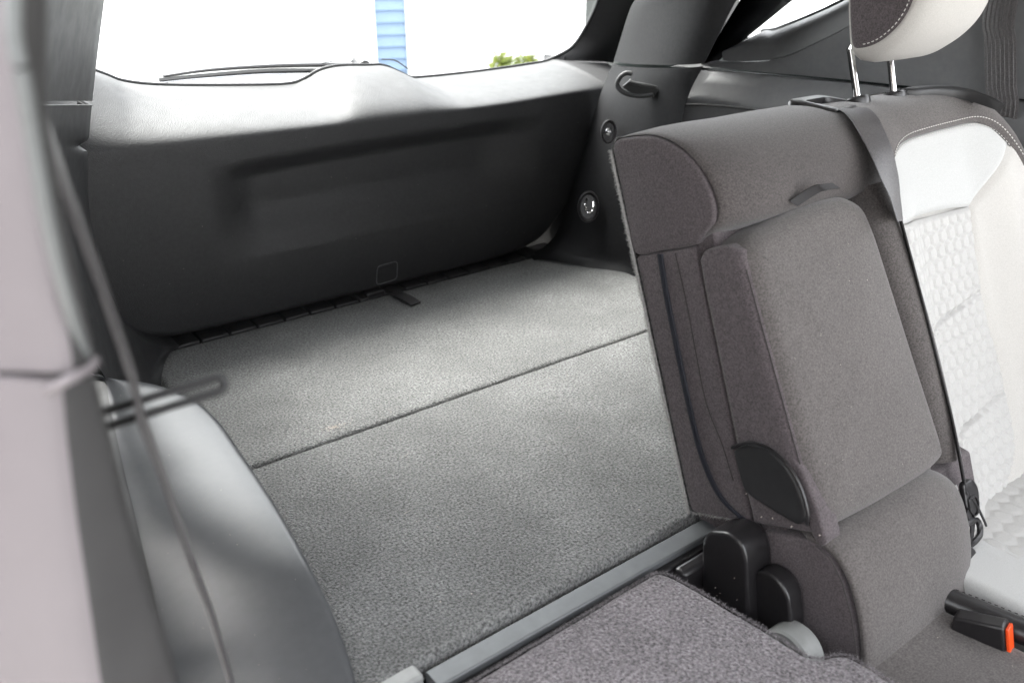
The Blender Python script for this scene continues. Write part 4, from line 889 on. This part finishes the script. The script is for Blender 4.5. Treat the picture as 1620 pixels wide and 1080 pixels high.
# headrest
hr = thing('headrest', 'light grey headrest with dark side panel on two chrome posts', 'headrest', W(1.353, 0.55, 0.09))
arc = [(1.243, 0.7218, 0.1468), (1.243, 0.679, 0.137), (1.243, 0.6435, 0.1308), (1.243, 0.6118, 0.1286), (1.243, 0.6035, 0.1429), (1.243, 0.6026, 0.1667), (1.243, 0.6095, 0.1912), (1.243, 0.6221, 0.2132), (1.243, 0.6409, 0.2309), (1.243, 0.6669, 0.2441), (1.243, 0.7063, 0.2539), (1.243, 0.7552, 0.2397), (1.243, 0.7743, 0.1952), (1.243, 0.763, 0.1584)]
A2 = [Vector((p[2], p[1], 0)) for p in arc]
SA = resample(cr(A2, 6, closed=True), 96, closed=True)
ca = sum(SA, Vector())/96
def hsec(sx, sy, dv, dw): return [Vector((ca.x+(p.x-ca.x)*sx+dw, ca.y+(p.y-ca.y)*sy+dv, 0)) for p in SA]
secs = [(1.246, .93, .95, 0, 0), (1.245, 1.0, 1.0, 0, 0), (1.2475, 1.06, 1.03, -.001, 0.001), (1.255, 1.14, 1.08, -.004, 0.003), (1.27, 1.21, 1.13, -.006, 0.004), (1.30, 1.26, 1.16, -.008, 0.006), (1.353, 1.28, 1.17, -.008, 0.008), (1.405, 1.26, 1.16, -.008, 0.006), (1.435, 1.2, 1.12, -.005, 0.003), (1.455, 1.08, 1.03, 0, 0), (1.464, .9, .9, 0, 0), (1.466, .7, .7, 0, 0)]
Geo().grid([[W(u, p.y, p.x) for p in hsec(a_, b_, c_, d_)] for u, a_, b_, c_, d_ in secs], closed=True).build('front_cover', 'cream', hr, sharp=80)
Geo().puff([(p.x, p.y) for p in SA], 1.26, 1.2435, 0.006, lambda a, b, d: W(d, b, a), crown=0.002, inner=6, steps=4).build('side_panel', 'fabric2', hr, sharp=80)
sh = Geo(); sp2 = [W(1.2425, ca.y+(p.y-ca.y)*0.93, ca.x+(p.x-ca.x)*0.91) for p in SA]
i0 = min(range(96), key=lambda i: (SA[i]-Vector((A2[4].x, A2[4].y, 0))).length); i1 = min(range(96), key=lambda i: (SA[i]-Vector((A2[9].x, A2[9].y, 0))).length)
stitches(sh, sp2[min(i0, i1):max(i0, i1)+1], 0.004, 0.003, 0.0007, (-0.0008, 0, 0)); sh.build('stitching', 'thread', hr, kind='stuff', recalc=False)
for (b0, b1, u) in (((1.3, 0.5387, 0.0873), (1.3, 0.6163, 0.0906), 1.30), ((1.406, 0.5367, 0.088), (1.406, 0.5944, 0.0921), 1.406)):
    a_, c_ = Vector(W(*b0)), Vector(W(*b1)); d_ = (c_-a_)
    post_ = Geo().tube([a_-d_*0.2, a_, c_, c_+d_.normalized()*0.03+(W(0, 0, .02)-W(0, 0, 0))], 0.0058, 16).build('post', 'chrome', hr)
    cl = Geo().lathe(a_-d_.normalized()*0.004, d_, [(-0.012, .018), (0.0, .020), (0.004, .0195), (0.007, .016), (0.007, .008)], 28); cl.build('post_collar', 'satin', post_)

# ------------------------------------------------------------------ middle seat belt: from the bezel down into the gap
mb = thing('seat_belt', 'dark grey seat belt threaded through the bezel on top of the upright seat', 'seat belt', W(1.2, .5, .1), 'seat belts')
mc = [(1.2629, 0.5268, 0.085), (1.2277, 0.5191, 0.125), (1.1976, 0.5, 0.157), (1.1761, 0.4769, 0.178), (1.1582, 0.4475, 0.197), (1.1487, 0.415, 0.208), (1.1478, 0.3828, 0.212), (1.1492, 0.3464, 0.212)]
ml = [W(*p) for p in cr(mc, 8)]
wa = [Vector(W(*((1.3208, 0.521, 0.1))))-Vector(W(*((1.2177, 0.5237, 0.115)))), Vector(W(*((1.2487, 0.4865, 0.15))))-Vector(W(*((1.1869, 0.4935, 0.15)))), Vector(W(*((1.2326, 0.4447, 0.165))))-Vector(W(*((1.1638, 0.4487, 0.18)))), Vector(W(*((1.2212, 0.3871, 0.175))))-Vector(W(*((1.1546, 0.3912, 0.2)))), Vector(W(*((1.2266, 0.3389, 0.17))))-Vector(W(*((1.1557, 0.3444, 0.205))))]
wl_ = resample(wa, len(ml))
Geo().ribbon(ml, wl_, 0.002).build('webbing', 'webbing', mb)
lo = [W(*p) for p in cr([(1.1742, 0.3487, 0.198), (1.1807, 0.2485, 0.203), (1.1843, 0.1424, 0.209), (1.1843, 0.0457, 0.216), (1.1769, -0.0247, 0.222), (1.1718, -0.0667, 0.225)], 8)]
Geo().ribbon(lo, W(0.010, 0.0, -0.009)-W(0, 0, 0), 0.0024).build('webbing', 'bwebbing', mb)
# tongue, cord and stacked buckles hanging below
tg_ = [W(*p) for p in cr([(1.1822, -0.0316, 0.22), (1.1766, -0.0635, 0.225), (1.1872, -0.0916, 0.23), (1.1931, -0.123, 0.235)], 6)]
Geo().ribbon(tg_, W(0.010, 0, -0.006)-W(0, 0, 0), 0.003).build('strap_end', 'bwebbing', mb)
to = roundpoly([(0, 0), (.014, .012), (.018, .045), (.010, .062), (-.012, .058), (-.014, .02)], .008, 4)
base = W(*((1.1775, -0.0884, 0.226))); ax = (W(0, 1, 0)-W(0, 0, 0)); bx = Vector((0.94, -0.25, 0)).normalized()
tong = Geo().puff([(p.x, p.y) for p in to], -0.004, 0.004, 0.003, lambda a, b, d: base+bx*a+ax*(b-0.02)+bx.cross(ax)*d, inner=3, steps=3).build('belt_tongue', 'satin', mb)
Geo().tube([base+bx*p.x*0.6+ax*(p.y*0.5-0.015)+bx.cross(ax)*0.005 for p in to], 0.0016, 6, closed=True).build('tongue_rim', 'satin', tong)
bk = thing('belt_buckle', 'black belt buckle on its strap in the gap beside the armrest base', 'belt buckle', W(*((1.1375, -0.1507, 0.23))), 'belt buckles')
st2 = [W(*p) for p in cr([(1.1661, -0.089, 0.226), (1.17, -0.11, 0.228), (1.1541, -0.1277, 0.232), (1.1367, -0.1398, 0.234)], 6)]
Geo().ribbon(st2, W(0.026, 0, -0.008)-W(0, 0, 0), 0.003).build('loop_strap', 'bwebbing', bk)
Geo().tube(cr([W(*p) for p in ((1.1423, -0.1086, 0.23), (1.179, -0.1103, 0.23), (1.1736, -0.1303, 0.234), (1.1356, -0.1312, 0.236))], 5, closed=True), 0.0045, 8, closed=True).build('loop', 'satin', bk)
bo = [(1.1021, -0.1232, 0.236), (1.1361, -0.1295, 0.236), (1.1539, -0.1485, 0.236), (1.1344, -0.1602, 0.24), (1.0889, -0.1582, 0.244), (1.048, -0.1438, 0.246), (1.0728, -0.1336, 0.242)]
bq = [Vector(W(*p)) for p in roundpoly(bo, 0.006, 4)]
Geo().prism(bq, Vector((0.012, 0.022, 0.004))).build('buckle_body', 'satin', bk, bevel=0.003)

# ------------------------------------------------------------------ seat cushions
cu_ = thing('seat_cushion', 'dark grey middle seat cushion in front of the armrest base, lower right', 'seat cushion', (0.95, 0.2, -0.15))
def cush_z(x_, y_): return -0.070+0.035*sm((0.35-y_)/0.6)+0.002*noise.noise(Vector((x_*8, y_*8, 0)))
co = [(0.80, 0.40), (1.030, 0.40), (1.036, 0.30), (1.045, 0.0), (1.045, -0.2), (0.80, -0.2)]
col = resample(roundpoly(co, 0.012, 4), 160, closed=True)
Geo().puff(col, -0.25, cush_z, 0.016, lambda a, b, d: Vector((a, b, d)), inner=16, steps=5).build('cushion_top', 'fabric', cu_, sharp=70)
co2 = thing('seat_cushion', 'white outer seat cushion with quilted middle and black edge, at the right', 'seat cushion', (1.35, 0.2, -0.15))
oc = [(1.085, 0.52), (1.66, 0.55), (1.66, -0.2), (1.085, -0.2)]
oz = lambda x_, y_: -0.062+0.030*sm((0.35-y_)/0.6)+0.012*sm((abs(x_-1.37)-.12)/.1)
ocl = resample(roundpoly(oc, 0.012, 4), 160, closed=True)
Geo().puff(ocl, -0.25, oz, 0.014, lambda a, b, d: Vector((a, b, d)), inner=20, steps=5).build('cushion_top', 'white', co2, sharp=70)
rws = []
for j in range(110):
    row = []
    for i in range(90):
        a, b = 1.195+0.30*i/89, 0.50-0.42*j/109; e = min(i, 89-i)*0.30/89; e2 = min(j, 109-j)*.0038; ee = sm(min(e, e2)/0.006)
        row.append(Vector((a-0.02*(j/109), b, oz(a, b)-0.003+ee*(0.0035+0.0020*sm(hexd(a, b, 0.034)/0.6)))))
    rws.append(row)
Geo().grid(rws).build('quilted_insert', 'quilt', co2, sharp=85)
eb = [(1.036, 0.40, -0.066), (1.052, 0.32, -0.066), (1.066, 0.20, -0.060), (1.068, 0.0, -0.05), (1.068, -0.2, -0.045)]
Geo().tube(cr(eb, 6), 0.020, 12, flat=0.8).build('black_edge', 'satin', co2)
sg2 = Geo(); stitches(sg2, cr([(1.044, 0.38, -0.0485), (1.060, 0.32, -0.0485), (1.075, 0.20, -0.0425), (1.076, 0.0, -0.033)], 6), 0.005, 0.003, 0.0007); sg2.build('stitching', 'dthread', co2, kind='stuff', recalc=False)
bk2 = thing('belt_buckle', 'black belt buckle with orange release button between the two seat cushions', 'belt buckle', (1.0427, 0.3047, -0.045), 'belt buckles')
b0, b1 = Vector((1.0089, 0.3434, -0.052)), Vector((1.0197, 0.2867, -0.035)); dB = (b1-b0); sB = dB.cross(Vector((0, 0, 1))).normalized()
pr = roundpoly([(-.5, -.030), (-.5, .0), (.5, .0), (.5, -.030)], .006, 4)
wB = 0.026
bb = [b0-sB*wB/2+Vector((0, 0, -.03)), b0-sB*wB/2, b1-sB*wB/2, b1-sB*wB/2+dB.normalized()*0.012+Vector((0, 0, -.045)), ]
Geo().prism(bb, sB*wB).build('buckle_body', 'satin', bk2, bevel=0.004, seg=3)
e0 = b1+dB.normalized()*0.0035; e1 = b1+dB.normalized()*0.0155+Vector((0, 0, -.045)); ed_ = (e1-e0); nB = sB.cross(ed_).normalized(); nB = nB if nB.dot(dB) > 0 else -nB
q0 = e0+ed_*0.10; q1 = e0+ed_*0.92
Geo().prism([q0-sB*wB*0.36-nB*.003, q0+sB*wB*0.36-nB*.003, q1+sB*wB*0.36-nB*.003, q1-sB*wB*0.36-nB*.003], nB*0.0045).build('release_button', 'orange', bk2, bevel=0.001)

# ------------------------------------------------------------------ crumbs and lint
random.seed(11)
cg = Geo()
def speck(p, r):
    p = Vector(p); vs = [p+Vector((random.gauss(0, 1), random.gauss(0, 1), random.gauss(0, 1))).normalized()*r for _ in range(6)]
    b = len(cg.v); cg.v += [tuple(q) for q in vs]; cg.f += [(b, b+1, b+2), (b, b+2, b+3), (b+1, b+4, b+2), (b, b+5, b+1), (b+3, b+5, b+4)]
for k in range(70):
    speck((random.uniform(.4, 1.0), random.uniform(.67, 1.15), 0.001), random.uniform(.0004, .0012))
for k in range(40):
    x_, y_ = random.uniform(.42, .78), random.uniform(.3, .6)
    if inside(x_, y_): speck((x_, y_, 0.002), random.uniform(.0004, .001))
for k in range(12): speck((random.uniform(.85, 1.02), random.uniform(.1, .38), -0.058), random.uniform(.0004, .0009))
for k in range(5): speck(Vector((0.7795, 0.5424, -0.0269))+Vector((-.0005, random.uniform(-.03, .02), random.uniform(-.05, .06))), random.uniform(.0004, .0011))
for p in ((0.832, 0.0164, 0.1557), (0.832, 0.0095, 0.1848), (0.832, 0.004, 0.2249), (0.832, 0.0157, 0.138), (0.832, 0.0471, 0.1193)): speck(W(*p), .0018)
for k in range(70):
    x_, z_ = random.uniform(.34, 1.5), random.uniform(.05, .40); speck(on_trim(x_, z_, 0.0004), random.uniform(.0003, .0007))
for k in range(45):
    v_ = random.uniform(.0, .36); u_s = random.uniform(.86, 1.11); speck(W(u_s, v_, wf(u_s, v_)+.0055), random.uniform(.0003, .0006))
for k in range(40):
    i_ = random.randrange(4, 72); t_ = random.random(); q = LL[i_].lerp(LR[i_], t_); speck(q+Vector((0, 0, .0042*math.sin(math.pi*t_))), random.uniform(.0003, .0007))
c3 = Vector((0.5359, 1.2035, 0.001))
for k in range(260):
    a = random.uniform(0, 6.3); r = abs(random.gauss(0, .010)); fibre(cg, c3.x+r*math.cos(a)*1.5, c3.y+r*math.sin(a)*.8, 0.001, random.uniform(.001, .003), 0.0003)
for k in range(26): fibre(cg, random.uniform(.4, 1.1), random.uniform(.68, 1.2), 0.0015, random.uniform(.006, .014), 0.0002)
o = cg.build('crumbs', 'crumb', recalc=False); o['kind'] = 'stuff'; o['label'] = 'pale crumbs and lint specks scattered on the carpet and seat'; o['category'] = 'crumbs'
